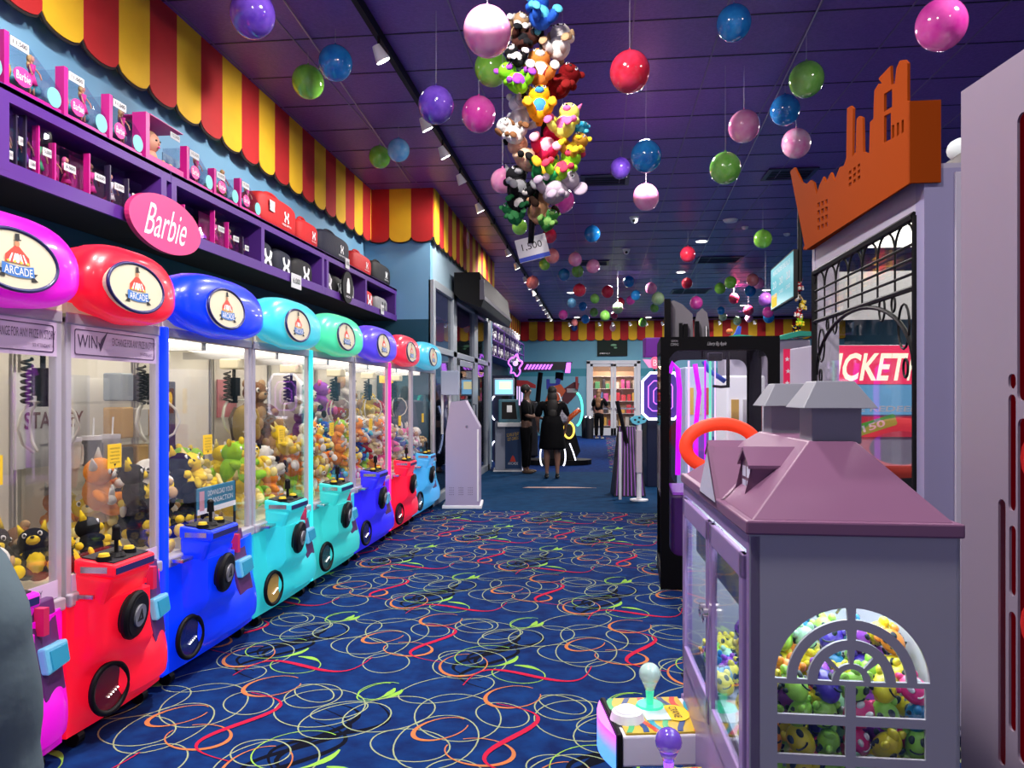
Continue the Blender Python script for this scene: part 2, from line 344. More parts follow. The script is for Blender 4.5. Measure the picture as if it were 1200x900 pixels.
# row of small spotlights before the far wall
for i, px in enumerate((667, 702, 718, 738, 757, 776, 843, 884)):
    p = PY(px, 376, YE-1.2); tracklight(p.x, p.y, 'small spotlight in the row before the far end wall', 'spotlights before the far wall')
MB_ = MB().box(-2.6, 7, YE-1.22, YE-1.18, CEIL-.07, CEIL-.001).build('track_light_rail', [black]); tag(MB_, 'black lighting track running across before the far end wall', 'lighting track')
k = 0
def downlight(x, y, label, group=None, power=0, vis=True):
    t = T('recessed_downlight', label, 'ceiling light', (x, y, CEIL), 0, group)
    MB().cyl((0, 0, -.012), (0, 0, .0), .12, .13, 24).build('trim_ring', [white], t)
    MB().cyl((0, 0, -.016), (0, 0, -.0125), .09, .09, 24).build('lens', [glow('downlight_glow', (1, .95, .88), 9)], t)
for px, py, nm in ((822, 283, 'nearest'), (798, 319, 'second nearest'), (871, 358, 'lowest hanging-looking'), (898, 340, 'rightmost'), (669, 343, 'leftmost'), (676, 372, 'far left'), (760, 372, 'far middle')):
    d = 2.79*F/(HOR-py); p = pd(px, py, d)
    downlight(p.x, p.y, {'nearest': 'nearest glowing round downlight, right of the ceiling cameras', 'second nearest': 'round downlight just beyond the nearest one, left of the red ball', 'lowest hanging-looking': 'round downlight just above the right end of the far valance', 'rightmost': 'round downlight left of the hanging teal screen', 'leftmost': 'round downlight by the far red ball left of the ceiling middle', 'far left': 'small downlight near the far wall above the blue ball', 'far middle': 'small downlight near the far wall above the wall screen'}[nm])
for x in (-.6, 2.6):
    for y in (1.2, 3.6): downlight(x, y, 'added unseen round downlight over the near end of the hall', 'added overhead downlights near the camera')  # unseen downlights added to light the near hall
for x, y, pw in ((-.6, 1.2, 120), (2.6, 1.2, 30), (-.6, 3.6, 120), (2.6, 3.8, 45), (.4, 7.5, 120), (3.4, 8.5, 90), (.9, 12, 110), (3.5, 14, 90), (.4, 18, 140), (3.5, 20, 130), (.4, 25, 260), (4.5, 26, 200)):
    lamp('ceiling_fill_lamp', 'AREA', (x, y, CEIL-.03), pw, (1, .93, .9), .3)  # area lamps added to light the hall, the farther ones at no modelled fixture
# ================================================================ CLAW MACHINES ON THE LEFT
XF = -2.2
cream = mat('cream_panel_glow', (.7, .62, .45), .5, emis=(.9, .78, .5), es=.12)  # faint emission adds the warm interior glow to panels that are no lamps
frame_m = mat('machine_frame_silver', (.5, .47, .55), .35, .3)
strip_l = glow('interior_led', (1, .93, .8), 3.2)
sign_cream = mat('sign_cream_lit', (.55, .5, .36), .4, emis=(.9, .84, .62), es=.14)
logo_red = mat('logo_red', (.75, .05, .03), .5); logo_blue = mat('logo_blue', (.03, .16, .5), .5); logo_gold = mat('logo_gold', (.9, .55, .05), .5)
skin_t = mat('logo_tan', (.5, .22, .1), .5)
def arcade_logo(parent, O, U, V, s):
    """tent, top-hatted head and ribbon reading ARCADE; s = half height"""
    a, b, c, d = MB(), MB(), MB(), MB(); sc_ = lambda pts: [(x*s, y*s) for x, y in pts]
    a.flat(sc_([(-.38, -.12), (-.36, .12), (-.2, .3), (-.06, .46), (.06, .46), (.2, .3), (.36, .12), (.38, -.12)]), O, U, V, .001)
    for x in (-.3, -.16, .1, .24): b.flat(sc_([(x, -.1), (x+.07, -.1), (x*.6+.05, .2), (x*.6+.01, .2)]), O, U, V, .0018)
    b.flat(sc_(ell(0, .05, .07, .16, 12)), O, U, V, .0019)
    c.flat(sc_([(-.09, .62), (-.14, .6), (.16, .74), (.16, .7)][:0] or [(-.12, .62), (.13, .7), (.14, .66), (.06, .64), (.04, .62)]), O, U, V, .0025)
    c.flat(sc_([(-.06, .63), (-.05, .85), (.08, .88), (.09, .67)]), O, U, V, .0026)
    d.flat(sc_(ell(0, .53, .08, .1, 14)), O, U, V, .0022)
    e = MB(); e2_ = MB(); e.flat(sc_([(-.62, -.62), (-.5, -.5), (-.62, -.36), (-.4, -.36), (-.4, -.64)]), O, U, V, .001); e2_.flat(sc_([(.62, -.62), (.4, -.66), (.4, -.38), (.62, -.36), (.5, -.5)]), O, U, V, .001)
    f = MB(); f.flat(sc_([(-.5, -.5), (-.25, -.56), (0, -.58), (.25, -.56), (.5, -.5), (.48, -.14), (.25, -.2), (0, -.22), (-.25, -.2), (-.48, -.14)]), O, U, V, .002)
    g_ = MB(); g_.text('ARCADE', Vector(O)-Vector(V)*s*.37, U, V, s*.86, s*.27, .0032)
    h = MB()
    for x in (-.3, -.1, .1, .3): h.flat(sc_(ell(x, -.08, .05, .05, 5)), O, U, V, .0028)
    a.build('tent_emblem', [logo_red], parent); b.build('tent_stripes', [wprint], parent); c.build('top_hat', [ink], parent); d.build('face_patch', [skin_t], parent)
    e.build('ribbon_tail', [ink], parent); e2_.build('ribbon_tail', [ink], parent); f.build('ribbon', [logo_blue], parent); g_.build('lettering', [wprint], parent); h.build('gold_stars', [logo_gold], parent)
def sm(a, b, t): t = max(0, min(1, (t-a)/(b-a))); return t*t*(3-2*t)
def claw(Y0, w, cname, c, label, post=None, sign=False, topc=None, fill=0, hole_c=None):
    t = T('claw_machine', label, 'claw machine', (XF, Y0, 0))
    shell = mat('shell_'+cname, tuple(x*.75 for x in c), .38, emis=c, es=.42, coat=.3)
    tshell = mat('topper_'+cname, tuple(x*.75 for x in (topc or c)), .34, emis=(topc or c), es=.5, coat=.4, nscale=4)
    g = .012; a, b = g, w-g; s0 = .055 if w < .9 else .165
    # base shell: bulging moulded front
    def bul(u, z):
        s_ = max(0, min(1, (u-a)/(b-a))); e = max(0, 1-abs(2*s_**1.3-1)**2.6)
        return e*(.13*sm(.07, .2, z)*(1-.6*sm(.26, .5, z)) + .015) + .115*sm(.3, .44, z)*sm(s0-.02, s0+.03, u)*(1-sm(s0+.27, s0+.33, u))
    nu, nz = 44, 16; mb = MB(); vs = []
    for j in range(nz+1):
        z = .075+(.64-.075)*j/nz
        for i in range(nu+1):
            u = a+(b-a)*i/nu; zz = z + (.07*(1-max(0, 1-abs(2*i/nu-1)**2))*0)
            vs.append((bul(u, z) - (.05 if j == 0 else 0)*0, u, zz))
    fs = [(j*(nu+1)+i, j*(nu+1)+i+1, (j+1)*(nu+1)+i+1, (j+1)*(nu+1)+i) for j in range(nz) for i in range(nu)]
    mb.add(vs, fs)
    top = [vs[nz*(nu+1)+i] for i in range(nu+1)]; bot = [vs[i] for i in range(nu+1)]
    mb.add(top+[(-.06, b, .64), (-.06, a, .64)], [tuple(range(nu+3))]); mb.add(bot+[(-.06, b, .075), (-.06, a, .075)], [tuple(range(nu+2, -1, -1))])
    for u in (a, b): mb.add([(-.06, u, .075), (0, u, .075), (0, u, .64), (-.06, u, .64)], [(0, 1, 2, 3)])
    sh_ = mb.build('base_shell', [shell], t, smooth='auto')
    MB().box(-.82, -.06, a, b, .09, .63).build('cabinet', [dark], t, bevel=.01)
    for u in (.12, w-.12):
        for x in (-.7, -.04): MB().cyl((x, u-.02, .035), (x, u+.02, .035), .035, .035, 14).build('caster', [black], t)
    # control console
    c0, c1 = s0, s0+.30; cz = .80; cx = .175
    q = lambda x, y, z: (x, y, z)
    MB().hexa([q(.0, c0+.02, .6), q(.12, c0+.02, .6), q(.12, c1-.02, .6), q(.0, c1-.02, .6), q(.0, c0, .76), q(cx, c0, .735), q(cx, c1, .735), q(.0, c1, .76)]).build('console_pedestal', [shell], t, bevel=.02)
    MB().hexa([q(.0, c0, .75), q(cx+.01, c0, .735), q(cx+.01, c1, .735), q(.0, c1, .75), q(.0, c0, .815), q(cx+.01, c0, .79), q(cx+.01, c1, .79), q(.0, c1, .815)]).build('control_panel', [shell], t, bevel=.012)
    MB().hexa([q(.02, c0+.025, .80), q(cx-.01, c0+.025, .789), q(cx-.01, c1-.025, .789), q(.02, c1-.025, .80), q(.02, c0+.025, .819), q(cx-.01, c0+.025, .798), q(cx-.01, c1-.025, .798), q(.02, c1-.025, .819)]).build('control_plate', [dark], t)
    MB().box(cx+.011, cx+.014, c0+.01, c1-.015, .75, .777).build('console_trim', [mat('navy_trim', (.02, .02, .12), .3)], t)
    MB().box(cx*.2, cx-.02, c0-.004, c0+.001, .757, .783).build('side_trim', [chrome], t)
    jy = c0+(c1-c0)*.42; jo = MB().cyl((.11, jy, .808), (.11, jy, .88), .009).build('joystick', [black], t)
    MB().cyl((.11, jy, .875), (.11, jy, .925), .019, .016, 14).sph((.11, jy, .925), .018).build('joystick_grip', [black], jo, smooth='auto')
    MB().cyl((.11, jy, .806), (.11, jy, .822), .04, .03).build('joystick_collar', [black], jo)
    for uy, mm in ((c0+(c1-c0)*.72, mat('button_yellow', (.8, .55, .03), .3)), (c0+(c1-c0)*.14, mat('button_yellow', (.8, .55, .03), .3))):
        MB().cyl((.11, uy, .80), (.11, uy, .82), .032, .03, 18).build('button_rim', [black], t); MB().cyl((.11, uy, .818), (.11, uy, .832), .024, .02, 18).build('push_button', [mm], t)
    # speaker on the pedestal
    sy, sz = s0+.15, .545; bx = bul(sy, sz)
    tl = R(9); Us = Vector((-.12, 1, 0)).normalized(); Vs = Vector((.12, 0, 1)).normalized(); Ns = Us.cross(Vs)
    Os = Vector((bx+.012, sy, sz)); rs_ = .088
    ring = MB().tube([Os+Us*(rs_*cos(x))+Vs*(rs_*sin(x))+Ns*.004 for x in rp(28, lambda i: 2*pi*i/28)], .02, 8, closed=True).poly(ell(0, 0, rs_, rs_), Os, Us, Vs, .05).build('speaker', [black], t, smooth='auto')
    MB().poly(ell(0, 0, rs_*.55, rs_*.55), Os+Ns*.027, Us, Vs, .012).build('speaker_badge', [mat('badge_grey', (.3, .3, .34), .4, .5)], ring)
    MB().poly([(-.5*rs_*.6, -.4*rs_*.6), (.5*rs_*.6, -.4*rs_*.6), (0, .6*rs_*.6)], Os+Ns*.034, Us, Vs, .002, holes=[[(-.2*rs_*.6, -.2*rs_*.6), (.2*rs_*.6, -.2*rs_*.6), (0, .2*rs_*.6)]]).build('badge_triangle', [ink], ring)
    # prize opening
    py, pz = .155, .24; bx = bul(py, pz)
    slope = .3*(bul(py+.08, pz)-bul(py-.08, pz))/.16; Up = Vector((slope, 1, 0)).normalized(); Vp = Z3; Np = Up.cross(Vp); Op = Vector((bx+.018, py, pz)); pr = .1
    rim = MB().tube([Op+Up*(pr*cos(x))+Vp*(pr*1.05*sin(x)) for x in rp(32, lambda i: 2*pi*i/32)], .013, 8, closed=True).build('prize_opening', [black], t, smooth=True)
    MB().poly(ell(0, 0, pr, pr*1.05), Op-Np*.004, Up, Vp, .006).build('prize_flap', [mat('flap_'+cname, hole_c or tuple(x*.12 for x in c), .2, coat=.6)], rim)
    for i in range(5): MB().sph(Op+Up*(pr*(.2+.13*i-.3))+Vp*(-pr*.35+pr*.06*i)+Np*.004, .0035, 6).build('flap_light', [glow('flap_led', (1, .95, .9), 4)], rim)
    # payment column right of the pedestal
    e0, e1 = (s0+.40, s0+.56) if w < .9 else (s0+.44, s0+.64); bm_ = max(bul(e0, .45), bul(e1, .45))*.5+.015
    pc = MB().hexa([q(.0, e0, .34), q(bul(e0, .36)+.012, e0, .34), q(bul(e1, .36)+.012, e1, .34), q(.0, e1, .34), q(.0, e0, .7), q(.05, e0, .7), q(.035, e1, .7), q(.0, e1, .7)]).build('payment_column', [mat('payment_dark', (.09, .02, .12), .4)], t, bevel=.006)
    bx = bul((e0+e1)/2, .47)+.02
    MB().hexa([q(bx-.03, e0+.005, .44), q(bx+.05, e0+.005, .44), q(bx+.03, e1-.005, .45), q(bx-.03, e1-.005, .44), q(bx-.03, e0+.005, .53), q(bx+.03, e0+.005, .545), q(bx+.015, e1-.005, .54), q(bx-.03, e1-.005, .53)]).build('card_reader', [mat('reader_housing', (.12, .3, .45), .35, emis=(.05, .5, .8), es=.3)], pc, bevel=.01)
    MB().hexa([q(bx+.03, e0+.03, .455), q(bx+.053, e0+.03, .455), q(bx+.035, e1-.02, .463), q(bx, e1-.02, .463), q(bx, e0+.03, .525), q(bx+.037, e0+.03, .525), q(bx+.024, e1-.02, .523), q(bx, e1-.02, .525)]).build('reader_screen', [mat('reader_screen', (.02, .12, .2), .2, emis=(.02, .3, .5), es=.5)], pc)
    MB().box(.06, .1, e0+.02, e0+.05, .585, .69).build('card_slot', [mat('slot_red', (.6, .02, .1), .4)], pc)
    # upper case
    zt = 1.83; D = -.80
    for x, y in ((-.0, a), (-.0, b-.035), (D, a), (D, b-.035)): MB().box(x-.035, x, y, y+.035, .62, zt).build('corner_post', [frame_m], t, bevel=.005)
    MB().box(-.05, .02, a, b, .62, .675).build('sill', [frame_m], t, bevel=.008)
    MB().box(-.0, .09, a+.04, max(a+.06, s0-.01), .645, .665).build('metal_tray', [chrome], t, bevel=.004)
    MB().box(-.05, .005, a, b, zt-.03, zt+.02).build('head_rail', [frame_m], t, bevel=.006)
    MB().box(D-.03, D, a, b, .62, zt).build('back_panel', [mat('back_cream_glow', (.72, .68, .6), .45, emis=(.9, .8, .6), es=.1, c2=(.6, .57, .55), nscale=1.5)], t)  # back panel's faint emission imitates warm light falling on it
    MB().box(D, -.04, a, b, .62, .64).build('prize_deck', [cream], t)
    MB().box(D, .0, a, b, zt, zt+.06).build('roof_panel', [cream], t)
    MB().box(D+.1, -.08, a+.08, b-.08, zt-.012, zt-.001).build('light_strip', [strip_l], t)
    for nm, (x0, x1, y0_, y1_) in {'front_glass': (-.018, -.012, a+.03, b-.03), 'side_glass': (D+.01, -.03, a+.015, a+.02)}.items():
        MB().box(x0, x1, y0_, y1_, .675, zt-.03).build(nm, [clear], t)
    if sign:
        so = MB().box(-.004, .0, a+.03, b-.03, zt-.17, zt-.03).build('sign_strip', [mat('lilac_sign', (.55, .42, .6), .5, emis=(.5, .35, .55), es=.15)], t)
        k = MB(); k.text('WIN', (.002, a+.13, zt-.095), Y3, Z3, .13, .055); k.poly(rrect(a+.05, b-.05, zt-.155, zt-.045, .01), (.002, 0, 0), Y3, Z3, .001, holes=[rrect(a+.054, b-.054, zt-.151, zt-.049, .01)])
        k.flat([(a+.2, zt-.09), (a+.215, zt-.1), (a+.225, zt-.08), (a+.27, zt-.04), (a+.226, zt-.12), (a+.218, zt-.135)], (0, 0, 0), Y3, Z3, .003)
        k.text('EXCHANGE FOR ANY PRIZE IN STORY', (.002, (a+b)/2+.13, zt-.085), Y3, Z3, (b-a)*.5, .035); k.text('SEE ATTENDANT', (.002, b-.12, zt-.13), Y3, Z3, .1, .014)
        k.build('sign_lettering', [mat('sign_purple_ink', (.06, .02, .09), .5)], so)
        so = MB().box(.0, .004, a+.03, b-.03, .68, .75).build('lower_sign_strip', [mat('lilac_sign', (.5, .4, .6), .5)], t)
        k = MB(); k.text('WIN', (.006, a+.1, .715), Y3, Z3, .1, .035); k.text('COMPANY PRIZE STORY', (.006, (a+b)/2+.07, .715), Y3, Z3, (b-a)*.45, .028); k.build('sign_lettering', [mat('sign_purple_ink', (.06, .02, .09), .5)], so)
    # topper
    tp = MB(); cz_ = 1.985; ny, nz_ = 30, 18; w2 = w/2-.004
    vs = []
    for j in range(nz_+1):
        ph = -pi/2+pi*j/nz_
        for i in range(ny):
            th = 2*pi*i/ny; spw = lambda q_, e: math.copysign(abs(q_)**e, q_)
            ey_ = .52 if ph > 0 else .16; yy_ = w2*spw(cos(ph), ey_)*spw(cos(th), .42); xx_ = .155*spw(cos(ph), .6 if ph > 0 else .38)*spw(sin(th), .6); zz_ = spw(sin(ph), .8)
            zz_ *= (.175 if zz_ > 0 else .115); f_ = 1-(abs(yy_)/w2)**2.4
            zz_ += (-.045 if zz_ < 0 else .015)*max(0, f_)*(1 if xx_ > 0 else .3) - .03*(1-max(0, f_))*(1 if zz_ > 0 else -1)*min(1, abs(zz_)/.1)
            vs.append((xx_-.02, w/2+yy_, cz_+zz_))
    fs = [(j*ny+i, (j+1)*ny+i, (j+1)*ny+(i+1) % ny, j*ny+(i+1) % ny) for j in range(nz_) for i in range(ny)]
    tp.add(vs, fs); to = tp.build('topper', [tshell], t, smooth=True)
    MB().box(-.6, -.2, a+.04, b-.04, zt+.06, zt+.26).build('topper_housing', [dark], t, bevel=.02)
    ey = w*.4; ea, eb = (.205, .108)
    Ot = Vector((.138, ey, cz_-.002)); Ut = Y3; Vt = Vector((-.06, 0, 1)).normalized(); Nt = Ut.cross(Vt)
    MB().poly(ell(0, 0, ea, eb, 40), Ot-Nt*.02, Ut, Vt, .05).build('sign_face', [sign_cream], to)
    MB().tube([Ot+Ut*(ea*cos(x))+Vt*(eb*sin(x))+Nt*.004 for x in rp(40, lambda i: 2*pi*i/40)], .008, 6, closed=True).build('sign_rim', [mat('rim_navy', (.02, .02, .12), .3)], to, smooth=True)
    arcade_logo(to, Ot+Nt*.0065, Ut*1.45, Vt, eb*1.0)
    # claw
    cy = w*.52; cxl = -.38
    gn = MB().box(D+.05, -.06, cy-.025, cy+.025, zt-.07, zt-.02).build('gantry_rail', [chrome], t)
    MB().box(cxl-.07, cxl+.07, cy-.08, cy+.08, zt-.14, zt-.07).build('gantry_box', [cream], t, bevel=.01)
    MB().tube([(cxl+.022*cos(k*.9), cy-.1+.022*sin(k*.9), zt-.16-.0042*k*(1 if k < 34 else 1)) for k in range(52)], .007, 5).build('coiled_cable', [black], t, smooth=True)
    ck = MB().cyl((cxl, cy, zt-.14), (cxl, cy, zt-.2), .012).box(cxl-.03, cxl+.03, cy-.035, cy+.035, zt-.33, zt-.2).cyl((cxl, cy, zt-.33), (cxl, cy, zt-.38), .025).build('claw_motor', [black], t)
    for k in range(3):
        an = 2*pi*k/3+.5; dx, dy = cos(an), sin(an)
        MB().tube([(cxl+dx*r_, cy+dy*r_, zt-.36-h_) for r_, h_ in ((.02, 0), (.08, .0), (.13, .05), (.15, .12), (.12, .19), (.06, .23))], .007, 6).build('claw_finger', [mat('claw_white', (.7, .68, .62), .3)], ck, smooth=True)
    # yellow note on the glass
    if w*.0 == 0:
        no = MB().box(-.01, -.008, w*.42, w*.42+.1, 1.17, 1.28).build('yellow_notice', [mat('notice_yellow', (.85, .55, .02), .6)], t)
        k = MB(); [k.text('NOTICE', (-.0075, w*.42+.05, 1.26-.016*i), Y3, Z3, .07-.01*(i % 2), .007, .001) for i in range(5)]; k.flat([(w*.42+.04, 1.19), (w*.42+.05, 1.178), (w*.42+.06, 1.19)], (-.0075, 0, 0), Y3, Z3, .001); k.build('notice_print', [ink], no)
    if post:
        MB().box(-.02, .025, post[1], post[1]+.035, .09, zt+.02).build('lit_edge_post', [glow('post_'+cname, post[0], .95)], t, bevel=.008)
    if fill: pass
    return t
def YF(px): return yX(px, XF)
edges = [YF(-60), YF(75), YF(188.5), YF(296), YF(364), YF(415), YF(456), YF(483), YF(510)]
edges[0] = edges[1]-.72
MAG, RED, BLU, AQU, GRN, IND, RD2, SKY = (.75, .0, .62), (1, .006, .03), (.0, .035, 1), (.03, .62, .68), (.06, .75, .45), (.03, .02, .95), (1, .01, .05), (.06, .42, .85)
mach = []
L_ = [('magenta', MAG, 'magenta claw machine with logo topper, nearest on the left, partly cut by the frame', None, None, 1),
      ('red', RED, 'large red claw machine between the magenta and the blue one', None, None, 1),
      ('blue', BLU, 'bright blue claw machine with blue topper, right of the large red one', (BLU, .0), None, 0),
      ('aqua', AQU, 'pale turquoise claw machine with gold prize opening, right of the bright blue one', (AQU, .94), (.05, .6, .75), 0),
      ('mint', (.04, .60, .58), 'turquoise claw machine with mint green topper in mid row', None, (.08, .8, .42), 0),
      ('indigo', IND, 'indigo claw machine with violet blue topper, between mint and small red', ((1, .02, .35), .95), (.1, .06, .9), 0),
      ('scarlet', RD2, 'small far red claw machine, second last in the row', None, (1, .03, .07), 0),
      ('sky', SKY, 'light blue claw machine at the far end of the row', None, (.07, .55, .8), 0)]
for i, (n, c, lb, post, tc, sg) in enumerate(L_):
    w_ = edges[i+1]-edges[i]
    if post: post = (post[0], post[1] if post[1] == 0 else w_-.04)
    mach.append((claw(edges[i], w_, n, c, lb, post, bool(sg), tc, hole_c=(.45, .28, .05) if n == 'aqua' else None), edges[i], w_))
# ---------------------------------------------------------------- plush toys
def plush_mesh(nm, c1, c2, c3=None, ear='round', pose='sit'):
    """body, limbs, head with ears, muzzle, eyes as one mesh; about 0.26 m tall, faces -Y"""
    if nm in bpy.data.meshes: return bpy.data.meshes[nm]
    mb = MB(); c3 = c3 or c2
    mb.sph((0, 0, .085), (.07, .062, .085), 14, 0); mb.sph((0, -.018, .08), (.052, .052, .062), 12, 1)
    mb.sph((0, -.01, .19), (.066, .062, .058), 16, 0); mb.sph((0, -.06, .178), (.03, .024, .022), 10, 1); mb.sph((0, -.083, .186), (.009, .007, .007), 8, 3)
    for s in (-1, 1):
        mb.sph((s*.03, -.06, .205), (.011, .008, .013), 8, 4); mb.sph((s*.03, -.066, .205), (.006, .005, .008), 8, 3)
        if ear == 'round': mb.sph((s*.052, 0, .238), (.024, .014, .024), 10, 2)
        elif ear == 'long': mb.sph((s*.04, .01, .275), (.017, .012, .05), 10, 2, rot=Matrix.Rotation(s*.25, 3, 'Y'))
        elif ear == 'floppy': mb.sph((s*.07, 0, .18), (.018, .03, .045), 10, 2)
        elif ear == 'point': mb.cyl((s*.04, 0, .225), (s*.055, 0, .28), .02, .003, 8, 2)
        elif ear == 'big': mb.sph((s*.085, .01, .205), (.045, .012, .045), 12, 2)
        mb.sph((s*.078, -.03, .11), (.022, .042, .022), 10, 0, rot=Matrix.Rotation(s*.5, 3, 'Z') @ Matrix.Rotation(.5, 3, 'X')); mb.sph((s*.075, -.07, .09), .022, 8, 2)
        mb.sph((s*.05, -.06, .03), (.028, .055, .028), 10, 0, rot=Matrix.Rotation(s*.35, 3, 'Z')); mb.sph((s*.068, -.112, .034), (.028, .014, .032), 10, 2)
    mb.sph((0, .07, .05), .022, 8, 2)
    o = mb.build(nm, [mat('fur_%.2f_%.2f_%.2f' % c, c, .95, c2=tuple(x*.8 for x in c), nscale=30, bump=.4, spec=.1) for c in (c1, c2, c3)]+[ink, wprint], smooth=True)
    me = o.data; me.name = nm; bpy.data.objects.remove(o); return me
PL = {}
def plush(nm, cols_, ear, loc, rot, s, label, cat='plush toy', group=None, kind='plush_toy'):
    me = plush_mesh('plush_'+nm, *cols_, ear=ear)
    o = bpy.data.objects.new(kind, me); col.objects.link(o); o.location = loc; o.rotation_euler = rot; o.scale = (s, s, s); tag(o, label, cat, group); return o
YEL, BRN, WHT, BLK, PNK, LIM, ORG, PUR, TAN, GRY, DGN, NBL, RDD, CYN = (.85, .6, .03), (.2, .09, .04), (.75, .72, .68), (.012, .012, .014), (.8, .15, .4), (.35, .7, .04), (.85, .28, .03), (.3, .06, .5), (.5, .32, .17), (.3, .3, .34), (.02, .25, .06), (.02, .1, .5), (.45, .01, .015), (.1, .5, .65)
kinds = {'yellow': ((YEL, (.9, .75, .3)), 'point'), 'brown': ((BRN, TAN), 'round'), 'white': ((WHT, (.8, .8, .8), TAN), 'floppy'), 'panda': ((WHT, WHT, BLK), 'round'), 'pink': ((PNK, WHT), 'long'),
         'lime': ((LIM, YEL), 'round'), 'orange': ((ORG, WHT), 'point'), 'purple': ((PUR, PNK), 'round'), 'cream': (((.75, .6, .35), WHT, TAN), 'floppy'), 'black': ((BLK, YEL), 'point'), 'red': ((RDD, WHT), 'round'), 'blue': ((NBL, CYN), 'round'), 'grey': ((GRY, PNK), 'big')}
rq = random.Random(21)
def fill(i, palette, n, nm, sc_=1.0, z0=.64, group=None):
    t, y0, w_ = mach[i]; k = 0; cell = .185*sc_; placed = 0; layer = 0
    while placed < n:
        nx = max(1, int(.66/cell)); ny = max(1, int((w_-.1)/cell))
        for ix in range(nx):
            for iy in range(ny):
                if placed >= n: break
                kd = palette[rq.randrange(len(palette))]; (cc, er) = kinds[kd]
                x = XF-.12-cell*(ix+.5)+rq.uniform(-.012, .012)-.0; y = y0+.05+cell*(iy+.5)+rq.uniform(-.012, .012)
                z = z0+layer*.17*sc_+.002+rq.uniform(0, .01)+(.05*sc_ if layer == 0 else .05*sc_)
                plush(kd, cc, er, (x, y, z), (rq.uniform(-.5, .2), rq.uniform(-.4, .4), pi/2+rq.uniform(-1, 1)), sc_*rq.uniform(.85, 1.05), 'small %s plush toy heaped in the %s' % (kd, nm), group='%s plush toys in the %s' % (kd, nm)); placed += 1
        layer += 1
fill(2, ['yellow', 'black', 'white', 'orange', 'lime'], 17, 'bright blue claw machine', 1.15)
fill(3, ['yellow', 'yellow', 'lime', 'orange', 'panda'], 22, 'pale turquoise claw machine', 1.15)
fill(4, ['yellow', 'lime', 'cream', 'orange', 'white', 'pink'], 34, 'turquoise mid row claw machine')
fill(5, ['pink', 'red', 'orange', 'blue', 'lime', 'cream', 'yellow'], 36, 'indigo claw machine')
fill(6, ['pink', 'orange', 'red', 'cream', 'white'], 32, 'small far red claw machine')
fill(7, ['white', 'blue', 'pink', 'cream'], 26, 'light blue claw machine')
fill(0, ['white', 'cream'], 4, 'magenta claw machine', 1.0)
fill(1, ['brown', 'black'], 5, 'large red claw machine', 1.0)
# plush hung on the back wall of the machines
def hang(i, items):
    t, y0, w_ = mach[i]
    for fy, z, kd, s_, lb in items:
        cc, er = kinds[kd]; plush(kd, cc, er, (XF-.66, y0+w_*fy, z), (0, 0, pi/2+rq.uniform(-.4, .4)), s_, lb)
hang(5, [(.25, 1.33, 'white', 1.3, 'cream plush dog high on the back wall of the indigo claw machine'), (.5, 1.28, 'panda', 1.2, 'white and black plush high in the indigo claw machine'), (.78, 1.3, 'purple', 1.4, 'purple plush hanging high in the indigo claw machine'), (.35, 1.05, 'purple', 1.3, 'purple plush at mid height in the indigo claw machine'), (.6, 1.02, 'grey', 1.2, 'grey plush with big ears at mid height in the indigo claw machine'), (.82, 1.05, 'panda', 1.1, 'black and white plush right at mid height in the indigo claw machine')])
hang(6, [(.45, 1.35, 'white', 1.7, 'big white and tan plush dog hanging in the small far red claw machine'), (.7, 1.2, 'yellow', 1.2, 'yellow plush below the white dog in the small far red claw machine'), (.3, 1.08, 'red', 1.2, 'dark red plush at mid height in the small far red claw machine')])
hang(7, [(.3, 1.2, 'yellow', 1.4, 'yellow plush hanging left in the light blue claw machine'), (.6, 1.1, 'red', 1.4, 'dark red plush hanging in the light blue claw machine')])
hang(4, [(.42, 1.22, 'brown', 1.6, 'brown plush face hanging beside the yellow backpack in the turquoise mid row machine'), (.62, .98, 'brown', 1.5, 'large brown plush low on the back wall of the turquoise mid row machine')])
# merchandise inside the first machines
def inb(i, name, label, cat, fy, z, w_, h, d, m, x=-.74, txt=None, tm=None, th=.05, tw=None, bev=.01, group=None):
    t, y0, ww = mach[i]; yc = y0+ww*fy
    o = T(name, label, cat, (XF+x, yc, z), group=group); MB().box(0, d, -w_/2, w_/2, 0, h).build('body', [m], o, bevel=bev)
    if txt: MB().text(txt, (d+.001, 0, h*.5), Y3, Z3, tw or w_*.8, th).build('lettering', [tm or ink], o)
    return o
inb(2, 'poster', 'white poster with STANLEY lettering at the back of the bright blue machine', 'poster', .25, 1.12, .58, .5, .012, paper, -.785, '*STANLEY', mat('poster_ink', (.12, .02, .03), .6), .09, .46, 0)
def tumbler(i, fy, z, c, nm, s=1, x=-.55):
    t, y0, ww = mach[i]; o = T('tumbler', nm, 'tumbler', (XF+x, y0+ww*fy, z))
    MB().cyl((0, 0, 0), (0, 0, .1*s), .03*s, .036*s, 20).cyl((0, 0, .1*s), (0, 0, .24*s), .045*s, .05*s, 20).build('cup', [mat('tumbler_'+nm.split()[0], c, .3, coat=.4)], o, smooth='auto')
    MB().cyl((0, 0, .24*s), (0, 0, .262*s), .052*s, .052*s, 20).build('lid', [clear if 0 else white], o, smooth='auto')
    MB().tube([(0, .048*s, .11*s), (0, .085*s, .12*s), (0, .09*s, .17*s), (0, .085*s, .215*s), (0, .05*s, .225*s)], .009*s, 8).build('handle', [mat('tumbler_'+nm.split()[0], c, .3)], o, smooth=True)
    MB().tube([(0.01, 0, .26*s), (.015, 0, .36*s)], .005*s, 6).build('straw', [wprint], o)
